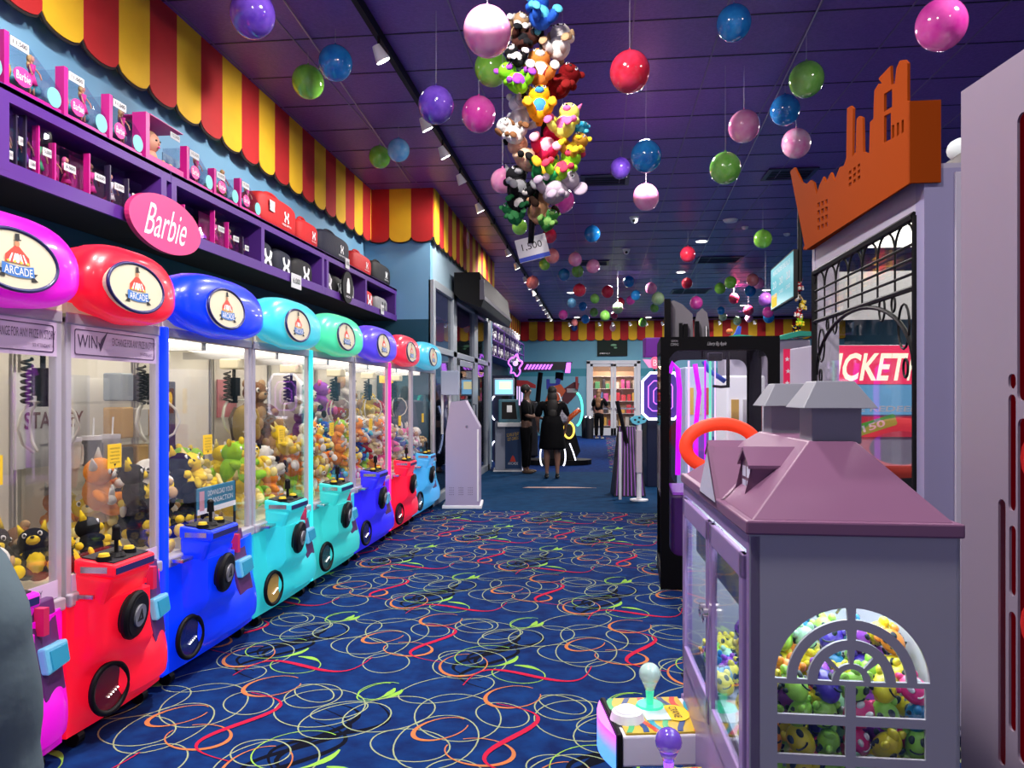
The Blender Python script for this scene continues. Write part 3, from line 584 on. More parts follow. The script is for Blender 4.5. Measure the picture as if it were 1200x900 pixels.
for i, fy, c, nm in ((2, .08, (.7, .66, .6), 'cream tumbler with handle left on the shelf of the bright blue machine'), (2, .24, (.03, .03, .06), 'navy tumbler with handle in mid shelf of the bright blue machine'), (2, .4, (.6, .57, .62), 'lilac tumbler with handle right on the shelf of the bright blue machine')): tumbler(i, fy, 1.021, c, nm, 1.0)
for i in (2,):
    o = MB().box(-.2, .0, .05, mach[i][2]-.06, 0, .012).build('display_shelf', [clear]); o.location = (XF-.5, mach[i][1], 1.007); tag(o, 'lowest clear display shelf inside the bright blue machine', 'shelf')
rb = random.Random(5)
bc = [(.6, .58, .55), (.35, .3, .3), (.05, .05, .06), (.5, .4, .3), (.25, .3, .35), (.6, .35, .1), (.3, .06, .08)]
for i, nm in ((2, 'bright blue'),):
    for r_, z in enumerate((1.021, 1.25, 1.47)):
        for k in range(3):
            h = rb.uniform(.15, .19); inb(i, 'gift_box', 'boxed prize in the stacked rows at the back of the %s machine' % nm, 'box', .6+.15*k, z, .12, h, .12, mat('giftbox%d' % rb.randrange(7), bc[rb.randrange(7)], .4), -.7, group='boxed prizes in the %s machine' % nm)
        if r_: 
            o = MB().box(-.2, .0, .05, mach[i][2]-.06, -.012, 0).build('display_shelf', [clear]); o.location = (XF-.5, mach[i][1], z-.001); tag(o, ['', 'middle', 'topmost'][r_]+' clear display shelf inside the bright blue machine', 'shelf')
# bright blue machine: black bag, yellow backpack, blue notice
o = T('backpack', 'yellow brown plush backpack hanging in the turquoise mid row claw machine', 'backpack', (XF-.6, mach[4][1]+mach[4][2]*.17, 1.12), pi/2-.2)
MB().sph((0, 0, .15), (.13, .07, .16), 20, e=.75).build('pack_body', [mat('backpack_ochre', (.45, .3, .05), .8, bump=.4, nscale=30)], o, smooth=True)
MB().sph((0, -.055, .09), (.09, .035, .07), 16, e=.7).build('front_pocket', [mat('backpack_ochre2', (.35, .22, .04), .8)], o, smooth=True)
for s_ in (-1, 1): MB().tube([(s_*.07, .05, .29), (s_*.09, .09, .2), (s_*.08, .06, .03)], .012).build('shoulder_strap', [mat('strap_brown', (.12, .06, .02), .8)], o, smooth=True)
inb(3, 'poster', 'tall black poster with a yellow figure at the back of the pale turquoise machine', 'poster', .36, 1.1, .15, .5, .01, black, -.78, None)
MB().poly(ell(0, 0, .03, .05, 10), (XF-.768, mach[3][1]+mach[3][2]*.36, 1.48), Y3, Z3, .002).build('yellow_blot', [mat('notice_yellow')])
bpy.data.objects['yellow_blot'].parent = None; tag(bpy.data.objects['yellow_blot'], 'small yellow emblem on the tall black poster', 'emblem')
inb(4, 'poster', 'pink poster with script lettering in the turquoise mid row machine', 'poster', .2, 1.33, .32, .3, .01, mat('poster_pink', (.6, .15, .2), .6), -.785, 'lounge', ink, .06, .26, 0)
nb = inb(2, 'notice_board', 'blue notice card on a black stand inside the front of the bright blue machine', 'notice', .62, .83, .46, .15, .01, mat('notice_blue', (.03, .2, .32), .5), -.045, None)
MB().text('DOWNLOAD YOUR', (.0115, .04, .11), Y3, Z3, .3, .03).text('TRANSACTION', (.0115, .04, .065), Y3, Z3, .3, .03).build('lettering', [wprint], nb)
MB().box(.0, .008, -.24, -.22, -.17, .15).box(0, .008, .22, .24, -.17, .15).build('stand', [black], nb); MB().box(.0101, .013, -.2, -.15, .02, .13).build('picture_patch', [mat('pink_patch', (.6, .3, .35), .5)], nb)
MB().box(.0101, .012, -.22, .23, .0, .03).build('white_strip', [wprint], nb)
inb(6, 'standee', 'red and white curl design panel at the left back of the small far red machine', 'panel', .12, .95, .14, .42, .012, mat('poster_white', (.7, .68, .66), .6), -.78)
for i in (7,):
    o = inb(i, 'poster', 'white poster with playing card faces at the back of the light blue machine', 'poster', .5, 1.15, .5, .42, .01, paper, -.79)
    for k in range(3):
        for q_ in (-1, 1): MB().poly(rect(-.05, .05, -.05, .05), (.0115, q_*.11, .08+.13*k), Y3, Z3, .002, holes=[ell(0, 0, .03, .035, 12)]).build('card_face', [mat('card_green', (.12, .2, .16), .6)], o)
    inb(i, 'banner', 'yellow banner strip high in the light blue machine', 'banner', .5, 1.66, .6, .09, .015, glow('banner_yellow', (1, .62, .02), .6), -.5)
# ================================================================ WALL SHELF AND PRIZES
XS = -2.745
purple = mat('shelf_purple', (.09, .022, .24), .5); sback = mat('shelf_black_inside', (.01, .009, .015), .7)
def ys(px): return yX(px, XS)
Z0, Z1 = 2.52, 2.95
Ys0, Ys1 = .9, ys(465)
def shelfunit(y0, y1, divs, label):
    t = T('wall_shelf', label, 'shelf', (0, y0, 0)); L = y1-y0
    MB().box(WL+.01, XS, 0, L, Z1-.03, Z1).build('top_board', [purple], t, bevel=.003)
    MB().box(WL+.01, XS-.02, 0, L, Z0, Z0+.03).build('bottom_board', [sback], t)
    MB().box(XS-.02, XS, 0, L, Z0, Z0+.075).box(XS-.02, XS, 0, L, Z1-.075, Z1).build('front_rail', [purple], t)
    MB().box(WL+.01, WL+.02, 0, L, Z0, Z1).build('back_board', [sback], t)
    for d in divs: MB().box(XS-.36, XS+.001, d-y0-.03, d-y0+.03, Z0+.03, Z1-.03).build('divider', [purple], t)
    return t
dv = [ys(5), ys(194)-.0]
shelfunit(Ys0, ys(200), [Ys0+.04, dv[0], ys(192)], 'first purple wall shelf section above the nearest claw machines')
shelfunit(ys(200)+.004, ys(381), [ys(204), ys(308), ys(379)-.01], 'second purple wall shelf section behind the pink oval sign')
shelfunit(ys(381)+.004, ys(465), [ys(384), ys(429), ys(464)-.02], 'third purple wall shelf section next to the corner')
tagm = paper
def ptag(parent, x, y, z, txt, w_=.1, h=.05):
    o = MB().box(x, x+.003, y-w_/2, y+w_/2, z-h/2, z+h/2).build('price_tag', [tagm], parent); MB().text(txt, (x+.004, y, z), Y3, Z3, w_*.75, h*.5).build('price_lettering', [ink], o)
magm = mat('box_magenta', (.6, .01, .25), .4); lpk = mat('box_light_pink', (.75, .3, .5), .4); win = glass('box_window', (.9, .9, .95), .1)
hair = {'blonde': (.55, .35, .12), 'brown': (.12, .05, .02), 'black': (.015, .01, .01), 'pinkhair': (.7, .1, .3)}
skn = mat('doll_skin', (.6, .3, .2), .5); skd = mat('doll_dark_skin', (.16, .06, .03), .5)
def doll(parent, y, z, h, hr, dress, sk=skn, x=-.05):
    s = h/.3
    MB().sph((x, y, z+.262*s), (.02*s, .019*s, .024*s), 10).cyl((x, y, z+.2*s), (x, y, z+.25*s), .008*s).cyl((x, y-.02*s, z), (x, y-.012*s, z+.13*s), .008*s, .013*s, 8).cyl((x, y+.02*s, z), (x, y+.012*s, z+.13*s), .008*s, .013*s, 8).tube([(x, y-.025*s, z+.21*s), (x+.02, y-.05*s, z+.16*s), (x+.03, y-.045*s, z+.12*s)], .006*s, 6).tube([(x, y+.025*s, z+.21*s), (x+.02, y+.05*s, z+.16*s), (x+.03, y+.045*s, z+.12*s)], .006*s, 6).build('doll_body', [sk], parent, smooth=True)
    MB().cyl((x, y, z+.07*s), (x, y, z+.15*s), .042*s, .018*s, 12).cyl((x, y, z+.15*s), (x, y, z+.215*s), .018*s, .028*s, 12).build('doll_dress', [dress], parent, smooth=True)
    MB().sph((x-.012*s, y, z+.262*s), (.024*s, .03*s, .034*s), 10).sph((x-.02*s, y, z+.22*s), (.014*s, .028*s, .04*s), 10).build('doll_hair', [mat('hair_'+hr, hair[hr], .6)], parent, smooth=True)
dcol = [mat('dress_purple', (.25, .05, .45), .6), mat('dress_green', (.05, .35, .15), .6), mat('dress_pink', (.75, .03, .3), .6), mat('dress_teal', (.05, .4, .5), .6), mat('dress_white', (.7, .7, .7), .6)]
def dollbox(y0, y1, z, h, label, hr='blonde', dress=0, sk=skn, frame=None, txt='5,000', dk=False, n=1):
    d = .13; t = T('doll_box', label, 'boxed doll', (XS-.04, y0+.004, z)); W_ = y1-y0-.008; frame = frame or magm
    MB().box(-d, 0, 0, W_, 0, .035).build('box_base', [frame], t); MB().box(-.035, 0, 0, .01, .035, h).box(-d, -d+.006, .012, W_, .035, h).build('box_side', [frame if not dk else mat('box_dark', (.03, .02, .06), .4)], t)
    MB().box(-d+.006, -.002, .012, W_-.002, .035, h-.002).build('box_window', [win], t)
    for k in range(n): doll(t, W_*(k+.5)/n+.004, .04, h-.06, hr, dcol[dress], sk)
    ptag(t, .002, W_*.55, h*.28 if h > .3 else h*.6, txt, min(.09, W_*.6), .04)
def longbox(a, b, label, h=.27, txt='11,500', car=(.05, .35, .45)):
    y0, y1 = yX(a, XS-.03), yX(b, XS-.03)-.015; W_ = y1-y0; t = T('playset_box', label, 'boxed toy', (XS-.03, y0, Z1+.001)); d = .2
    MB().box(-d, 0, 0, W_, 0, .03).build('box_base', [magm], t); MB().box(-.05, 0, 0, .03, .03, h).build('box_end', [magm], t)
    MB().box(-d, -d+.006, .035, W_, .03, h*.9).build('box_back', [mat('box_sky_art', (.25, .45, .6), .5, c2=(.02, .12, .3), nscale=18)], t)
    MB().poly([(.035, .03), (W_, .03), (W_, h*.5), (W_*.4, h*.97), (.035, h)], (-d/2, 0, 0), Y3, Z3, d*.95).build('clear_cover', [win], t)
    MB().sph((-.1, W_*.55, .1), (.06, W_*.34, .035), 14, e=.8).build('toy_boat', [mat('toy_%.1f%.1f' % car[:2], car, .3, coat=.5)], t, smooth=True)
    MB().poly(ell(0, 0, W_*.16, .045, 16), (.002, W_*.3, .09), Y3, Z3, .003).build('pink_emblem', [mat('emblem_pink', (.8, .05, .3), .5)], t)
    MB().text('Barbie', (.0045, W_*.3, .09), Y3, Z3, W_*.24, .04).build('lettering', [wprint], t)
    MB().poly(ell(0, 0, .05, .05, 18), (.002, W_*.86, .075), Y3, Z3, .003).build('round_sticker', [mat('sticker_teal', (.2, .6, .6), .5)], t)
    MB().sph((-.04, W_*.12, .1), (.03, .03, .05), 10).build('printed_figure', [mat('figure_tan', (.6, .4, .1), .6)], t, smooth=True)
    doll(t, W_*.62, .06, .2, 'blonde', dcol[2]); ptag(t, .003, .09, h-.035, txt, .12, .045)
longbox(-62, 3, 'boxed doll boat set at the left end of the shelf top, mostly out of frame')
longbox(5, 74, 'boxed doll boat set tagged 11,500, first whole box on the shelf top')
longbox(75, 127, 'boxed doll boat set between the first one and the third on the shelf top')
longbox(128, 168, 'boxed doll boat set just left of the big doll head box')
# styling head
y0, y1 = yX(171, XS-.03), yX(217, XS-.03); t = T('doll_head_box', 'magenta box with a large doll styling head on the shelf top', 'boxed toy', (XS-.03, y0, Z1+.001)); W_ = y1-y0-.02
MB().box(-.22, 0, 0, W_, 0, .05).build('box_base', [magm], t); MB().box(-.09, 0, 0, .04, .05, .3).build('box_side', [magm], t); MB().box(-.22, -.214, .05, W_, .05, .3).build('box_back', [mat('box_violet', (.1, .04, .2), .5)], t); MB().box(-.22, -.002, .05, W_, .3, .306).build('box_top', [magm], t)
MB().sph((-.1, W_*.5, .18), (.055, .05, .066), 18).cyl((-.1, W_*.5, .06), (-.1, W_*.5, .14), .05, .02, 16).sph((-.045, W_*.5, .17), (.01, .008, .01), 8).build('doll_head', [skn], t, smooth=True)
MB().sph((-.12, W_*.5, .2), (.06, .058, .062), 16).sph((-.16, W_*.5, .13), (.035, .05, .08), 12).build('doll_hair', [mat('hair_lightbrown', (.35, .2, .12), .6)], t, smooth=True)
MB().sph((-.05, W_*.5-.02, .188), (.006, .009, .006), 8).sph((-.05, W_*.5+.02, .188), (.006, .009, .006), 8).build('eyes', [ink], t); MB().sph((-.045, W_*.5, .148), (.006, .014, .005), 8).build('lips', [dcol[2]], t)
for k in range(4): MB().sph((-.03, .06+W_*.2*k, .055), .016, 8).build('hair_clip', [mat('clip_yellow', (.8, .4, .1), .5)], t, smooth=True)
ptag(t, .001, W_*.75, .25, '12,500', .11, .04)
longbox(219, 250, 'box with a purple toy car and green tray on the shelf top', .24, '10,500', (.25, .03, .5))
longbox(251, 280, 'boxed blue toy set right of the purple toy car box', .2, '8,000', (.3, .5, .1))
longbox(281, 306, 'last magenta toy box on the shelf top beside the red duffel bag', .24, '9,500', (.05, .35, .45))
C = lambda px: ys(px)
zb = Z0+.032
for a, b, hr, dr, sk, h, lb, n in ((11, 26, 'black', 3, skd, .33, 'dark haired boxed doll in denim, leftmost in the lower row', 1), (27, 37, 'blonde', 3, skn, .3, 'narrow blue boxed doll, second in the lower row', 1), (38, 52, 'black', 0, skd, .32, 'boxed doll in purple dress with price tag, third in the lower row', 1),
      (53, 71, 'brown', 1, skn, .3, 'boxed doll in green jacket, fourth in the lower row', 1), (72, 103, 'pinkhair', 2, skn, .25, 'wide box of pink haired dolls in pink dresses', 2), (112, 134, 'brown', 2, skd, .28, 'pink boxed doll tagged 6,500, right of the wide pink box', 1), (136, 155, 'black', 4, skn, .27, 'boxed doll with white dress in a dark box', 1), (157, 174, 'black', 0, skd, .24, 'last boxed doll before the black gap in the first shelf section', 1),
      (207, 220, 'black', 0, skd, .28, 'dark purple boxed doll, first in the second shelf section', 1), (222, 234, 'brown', 2, skn, .24, 'magenta boxed doll beside the purple toy car', 1), (257, 271, 'blonde', 2, skn, .3, 'tall pink boxed doll right of the purple toy car', 1), (273, 289, 'black', 2, skn, .26, 'boxed doll head with black hair in the second shelf section', 1), (290, 298, 'brown', 0, skn, .2, 'small purple boxed doll at the right end of the second section', 1)):
    dollbox(C(a), C(b), zb, h, lb, hr, dr, sk, dk=(dr in (0, 3, 4)), n=n, txt='6,500' if dr == 2 else '5,000')
y0, y1 = C(235), C(256); t = T('toy_car', 'purple open toy car on a green base among the boxed dolls', 'toy car', (XS-.14, (y0+y1)/2, zb+.05)); hw = (y1-y0)/2-.02
MB().poly([(-hw, 0), (hw, 0), (hw, .05), (hw*.4, .07), (hw*.2, .1), (-hw*.5, .07), (-hw, .08)], (0, 0, 0), Y3, Z3, .12).build('car_body', [mat('toy_car_purple', (.25, .03, .55), .3, coat=.5)], t, bevel=.01)
for a in (-1, 1):
    for b in (-1, 1): MB().cyl((b*.055, a*hw*.6, 0), (b*.075, a*hw*.6, 0), .03, .03, 14).build('wheel', [black], t)
MB().box(-.08, .1, -hw-.01, hw+.01, -.049, -.031).build('tray', [mat('tray_green', (.4, .6, .2), .5)], t)
# logo mark of two crossed arcs
def arcs(mb, O, U, V, s, m=0):
    for sg in (1, -1):
        out = [(cos(a)*.5*s, sg*(.52-.62*sin(a))*s*.8) for a in rp(13, lambda i: pi*i/12)]
        inn = [(cos(a)*.24*s, sg*(.62-.5*sin(a))*s*.8) for a in rp(13, lambda i: pi-pi*i/12)]
        mb.flat(out+inn if sg > 0 else list(reversed(out+inn)), O, U, V, .001 if sg > 0 else .0016, m)
nav = mat('bag_navy', (.01, .012, .03), .7, bump=.3, nscale=20); redb = mat('bag_red', (.55, .012, .015), .65, bump=.4, nscale=14); blkb = mat('bag_black', (.012, .012, .015), .7, bump=.3, nscale=18)
def bag(a, b, h, m, label, kind='duffel_bag', cat='bag', zbase=None, x=XS-.05, tagtxt=None):
    y0, y1 = yX(a, x), yX(b, x); W_ = y1-y0-.02; t = T(kind, label, cat, (x, (y0+y1)/2, (Z1 if zbase is None else zbase)+.002)); e = .45
    MB().sph((-.13, 0, h/2), (.12, W_/2, h/2), 24, e=.45, k=16).build('bag_body', [m], t, smooth=True)
    MB().tube([(-.13+.02, W_*.22*cos(q)*1.0, h*.93+.06*sin(q)) for q in rp(12, lambda i: pi*i/11)], .012, 8).build('carry_handle', [m], t, smooth=True)
    lg = MB(); arcs(lg, (-.006, W_*.12, h*.5), Y3, Z3, h*.34); lg.text('UNDER ARMOUR', (-.006, W_*.12, h*.26), Y3, Z3, W_*.24, h*.06); lg.build('white_emblem', [wprint], t)
    MB().tube([(-.13, W_*.45*cos(q), h*.5+h*.46*sin(q)) for q in rp(9, lambda i: .35+(pi-.7)*i/8)], .005, 6).build('zip', [dark], t)
    if tagtxt: MB().box(-.004, .0, -W_*.32, -W_*.2, h*.45, h*.75).build('swing_tag', [paper], t)
bag(307, 353, .30, redb, 'large bright red duffel bag on the shelf top with white tag', tagtxt='1')
bag(354, 377, .25, redb, 'smaller slumped red bag right of the large red duffel')
bag(379, 414, .29, nav, 'navy duffel bag between the red bags on the shelf top')
bag(416, 439, .25, redb, 'small red bag between the navy and the black bag')
bag(440, 461, .28, blkb, 'black drawstring bag at the right end of the shelf top')
def cap(a, b, h, m, label, em=wprint, s=1):
    y0, y1 = C(a), C(b); W_ = (y1-y0)*.94; t = T('sport_bag', label, 'bag', (XS-.05, (y0+y1)/2, zb))
    MB().sph((-.12, 0, h/2), (.11, W_/2, h/2), 20, e=.55, k=14).build('bag_body', [m], t, smooth=True)
    lg = MB(); arcs(lg, (-.008, 0, h*.42), Y3, Z3, h*.62*s); lg.build('large_emblem', [em], t)
    MB().tube([(-.1, W_*.2*cos(q), h*.92+.03*sin(q)) for q in rp(8, lambda i: pi*i/7)], .007, 6).build('top_loop', [m], t)
cap(312, 331, .27, nav, 'black bag with large white emblem, left of three under the red duffel')
cap(332, 353, .26, nav, 'black bag with white emblem, middle of three under the red duffel')
cap(354, 377, .26, blkb, 'black bag with white emblem, right of three under the red duffel')
gy = mat('bag_grey', (.3, .3, .32), .7, c2=(.2, .2, .22), nscale=10)
cap(386, 398, .26, gy, 'grey bag left in the third shelf section'); cap(399, 409, .25, blkb, 'dark bag with white emblem behind the round black sign', s=.8); cap(410, 424, .26, gy, 'grey bag right of the round black sign')
cap(432, 445, .25, redb, 'red bag with white emblem in the last shelf opening', s=1.1); cap(447, 462, .24, gy, 'white and grey bag at the end of the last shelf opening', em=ink)
def psign(px, py, w_, h, txt, label, x=XS+.012):
    p = PX(px, py, x); t = T('price_sign', label, 'price sign', p); MB().box(0, .004, -w_/2, w_/2, -h/2, h/2).build('card', [paper], t, bevel=.001); MB().text(txt, (.005, 0, 0), Y3, Z3, w_*.7, h*.42).build('lettering', [ink], t)
psign(347, 330, .23, .13, '6,000', 'white 6,000 price card clipped under the three black bags')
psign(407, 309, .13, .11, '8,000', 'white price card above the round black sign'); psign(448, 363, .14, .12, '5,500', 'white price card at the bottom of the last shelf opening')
# pink oval sign
p = PX(194, 264, XS+.04); t = T('oval_sign', 'pink oval sign with white script lettering on the shelf front', 'sign', p)
MB().poly(ell(0, 0, .40, .175, 48), (0, 0, 0), Y3, Vector((0, -.0, 1)), .03).build('sign_board', [mat('sign_pink', (.75, .035, .2), .45)], t, bevel=.004)
lt = MB(); lt.text('Barbie', (.017, 0, 0), Y3, Z3, .44, .2, 0, shear=.35); lt.build('lettering', [wprint], t)
MB().box(-.04, -.015, -.05, .05, .02, .12).build('bracket', [dark], t)
p = PX(407, 337, XS+.04); t = T('round_sign', 'round black sign with white figure print on the shelf front', 'sign', p)
MB().poly(ell(0, 0, .17, .17, 36), (0, 0, 0), Y3, Z3, .02).build('sign_board', [black], t)
lg = MB(); lg.flat([(-.05, -.06), (.05, -.06), (.055, .02), (.025, .1), (-.02, .1), (-.05, .03)], (.011, 0, 0), Y3, Z3, .001); lg.text('UNDER ARMOUR', (.011, 0, -.1), Y3, Z3, .16, .022); lg.build('white_print', [wprint], t)
p = PX(552, 285, XM+.09)
# small face-shaped tag on the middle valance, and on far valance
def clownsign(p, U, label):
    t = T('small_sign', label, 'sign', p); MB().poly(ell(0, 0, .11, .14, 16), (0, 0, 0), U, Z3, .015).build('board', [mat('sign_rose', (.7, .3, .35), .5)], t); MB().cyl((0, 0, .13), (0, 0, CEIL-p.z), .004, n=6).build('string', [strm], t); MB().text('OPEN', Vector(U).cross(Z3)*.009, U, Z3, .14, .05).build('lettering', [wprint], t)
# ================================================================ CEILING: balls, plush column, vents, cameras
BC = {'purple': ((.04, .01, .28), (.22, .1, .6)), 'lime': ((.13, .5, .01), (.35, .75, .12)), 'blue': ((.003, .1, .42), (.03, .32, .7)), 'light blue': ((.05, .35, .7), (.35, .65, .85)),
      'magenta': ((.6, .01, .32), (.8, .15, .5)), 'pink': ((.75, .12, .42), (.85, .45, .6)), 'red': ((.5, .004, .012), (.8, .05, .12)), 'green': ((.08, .36, .02), (.3, .6, .15)), 'pale green': ((.2, .4, .15), (.5, .65, .4)),
      'white and pink': ((.8, .08, .4), (.85, .75, .78)), 'salmon': ((.65, .1, .1), (.8, .35, .35)), 'violet': ((.25, .05, .5), (.5, .2, .7)), 'crimson': ((.45, .01, .05), (.65, .08, .15)), 'navy': ((.005, .02, .2), (.02, .1, .4))}
strm = mat('nylon_string', (.5, .5, .55), .5)
near = [(296, 17, 26, 'purple', 'marbled purple ball at the top left near the valance'), (361, 96, 18.5, 'lime', 'lime green ball left of the blue one near the valance'), (393, 74, 20, 'blue', 'blue ball right of the lime ball near the left valance'),
 (445, 184, 12.5, 'lime', 'small lime ball touching a light blue ball above the short valance'), (467, 176, 13, 'light blue', 'light blue ball touching a lime ball above the short valance'), (511, 123, 21, 'purple', 'purple marbled ball beside the track spotlights'),
 (561, 134, 20, 'magenta', 'magenta ball left of the plush column'), (571, 37, 28, 'pink', 'largest pink ball at the top left of the plush column'), (576, 80, 20, 'lime', 'lime ball tucked beneath the largest pink ball'),
 (738, 84, 23.5, 'red', 'large red ball right of the plush column'), (757, 183, 18, 'blue', 'blue ball right of the plush column at mid height'), (757, 231, 15, 'pink', 'pink ball below the blue ball right of the plush column'), (727, 197, 12, 'purple', 'small dark purple ball left of the blue ball'),
 (860, 27, 20, 'blue', 'blue ball near the top edge, right of centre'), (945, 93, 20, 'green', 'marbled green ball left of the orange skyline'), (920, 129, 17, 'blue', 'blue ball below the marbled green ball'), (933, 168, 16.5, 'white and pink', 'white and pink ball closest to the orange skyline'),
 (872, 148, 18, 'pink', 'pink ball between two green balls and the blue one'), (850, 197, 18, 'green', 'bright green ball under the pink ball'), (1103, 29, 28, 'magenta', 'large magenta pink ball at the top right'), (589, 212, 14, 'pink', 'pink ball peeking out left of the plush column'), (659, 235, 14, 'magenta', 'magenta ball behind the right of the plush column'),
 (894, 280, 10.5, 'lime', 'lime ball left of the orange skyline, above the teal screen'), (609, 266, 9, 'lime', 'lime ball at the bottom of the plush column')]
far = [(644, 276, 8.5, 'red'), (694, 274, 9.5, 'blue'), (647, 300, 8.5, 'salmon'), (638, 310, 6.5, 'lime'), (674, 304, 8, 'pink'), (695, 312, 8, 'pink'), (677, 318, 7, 'green'), (661, 322, 7, 'blue'), (624, 331, 7.5, 'salmon'), (679, 340, 7.5, 'red'), (697, 350, 5.5, 'green'), (712, 342, 7, 'red'),
 (670, 355, 5.5, 'light blue'), (683, 359, 5, 'blue'), (660, 369, 5.5, 'magenta'), (686, 374, 5, 'blue'), (673, 384, 4, 'navy'), (696, 366, 5, 'green'), (709, 370, 6, 'green'), (724, 361, 6.5, 'pale green'), (727, 354, 5, 'red'), (720, 370, 4, 'crimson'), (737, 330, 6.5, 'blue'), (745, 346, 5.8, 'blue'), (739, 352, 5.2, 'magenta'),
 (763, 338, 6.7, 'pink'), (771, 350, 7.5, 'pale green'), (767, 361, 5, 'green'), (753, 378, 4.8, 'green'), (806, 298, 9, 'red'), (805, 332, 6.3, 'red'), (816, 355, 7.5, 'magenta'), (844, 338, 6.5, 'lime'), (856, 331, 7, 'lime'), (882, 328, 7, 'salmon'), (889, 332, 6.5, 'pink'), (879, 341, 6.5, 'blue'), (860, 350, 6, 'crimson'), (897, 351, 8, 'violet'),
 (845, 364, 4.6, 'blue'), (847, 371, 4.8, 'pale green'), (877, 364, 6, 'crimson'), (878, 373, 4.5, 'pink'), (900, 366, 6.3, 'magenta'), (901, 372, 6.3, 'blue'), (864, 376, 4.8, 'pale green'), (673, 378, 4, 'salmon')]
allb = [b for b in near]
for c_ in sorted({f[3] for f in far}):
    fs_ = sorted([f for f in far if f[3] == c_]); n_ = len(fs_); on = ['first', 'second', 'third', 'fourth', 'fifth', 'sixth', 'seventh', 'eighth', 'ninth']
    for i_, f_ in enumerate(fs_): allb.append((*f_, 'small %s ball hanging over the far hall%s' % (c_, '' if n_ == 1 else ', %s %s one from the left' % (on[i_], c_))))
tmpl = None
def bmat(c): return mat('ball_'+c.replace(' ', '_'), BC[c][0], .12, c2=BC[c][1], nscale=1.3, namp=1.6, coat=.5)
bm_ = {}
def ball(px, py, r, c, lb, dmul=1):
    d = min(F*.13/r, 2.55*F/(HOR-py))*dmul
    if px in (589, 659, 609): d = 5.6
    for _ in range(12):
        rr = r*d/F; p = pd(px, py, d)
        if all((p-q_).length > rr+r2*1.05+.01 for q_, r2 in placed_): break
        d *= .93
    rr = r*d/F; p = pd(px, py, d); placed_.append((p, rr))
    if p.z+rr > CEIL-.02: p.z = CEIL-.02-rr
    if c not in bm_:
        o = MB().sph((0, 0, 0), 1, 32, k=20).build('hanging_ball', [bmat(c)], smooth=True); bm_[c] = o.data; bpy.data.objects.remove(o)
    o = bpy.data.objects.new('hanging_ball', bm_[c]); col.objects.link(o); o.location = p; o.scale = (rr, rr, rr*1.06); o.rotation_euler = (random.uniform(-.3, .3), random.uniform(-.3, .3), random.uniform(0, 6)); tag(o, lb, 'ball')
    q = Matrix.LocRotScale(o.location, o.rotation_euler, o.scale).inverted()
    a = q @ (p+Vector((0, 0, rr*.98))); b = q @ Vector((p.x, p.y, CEIL-.005))
    MB().cyl(a, b, .0014/rr, n=5).build('string', [strm], o); kn = q @ (p+Vector((0, 0, rr*1.06+.015))); MB().cyl(a, kn, .02/rr*.6, .006/rr, 8).build('neck', [bmat(c)], o)
placed_ = []
for b in allb:
    px, py, r, c, lb = b; ball(px, py, r, c, lb, {(561, 134): 1, (571, 37): 1}.get((px, py), 1))
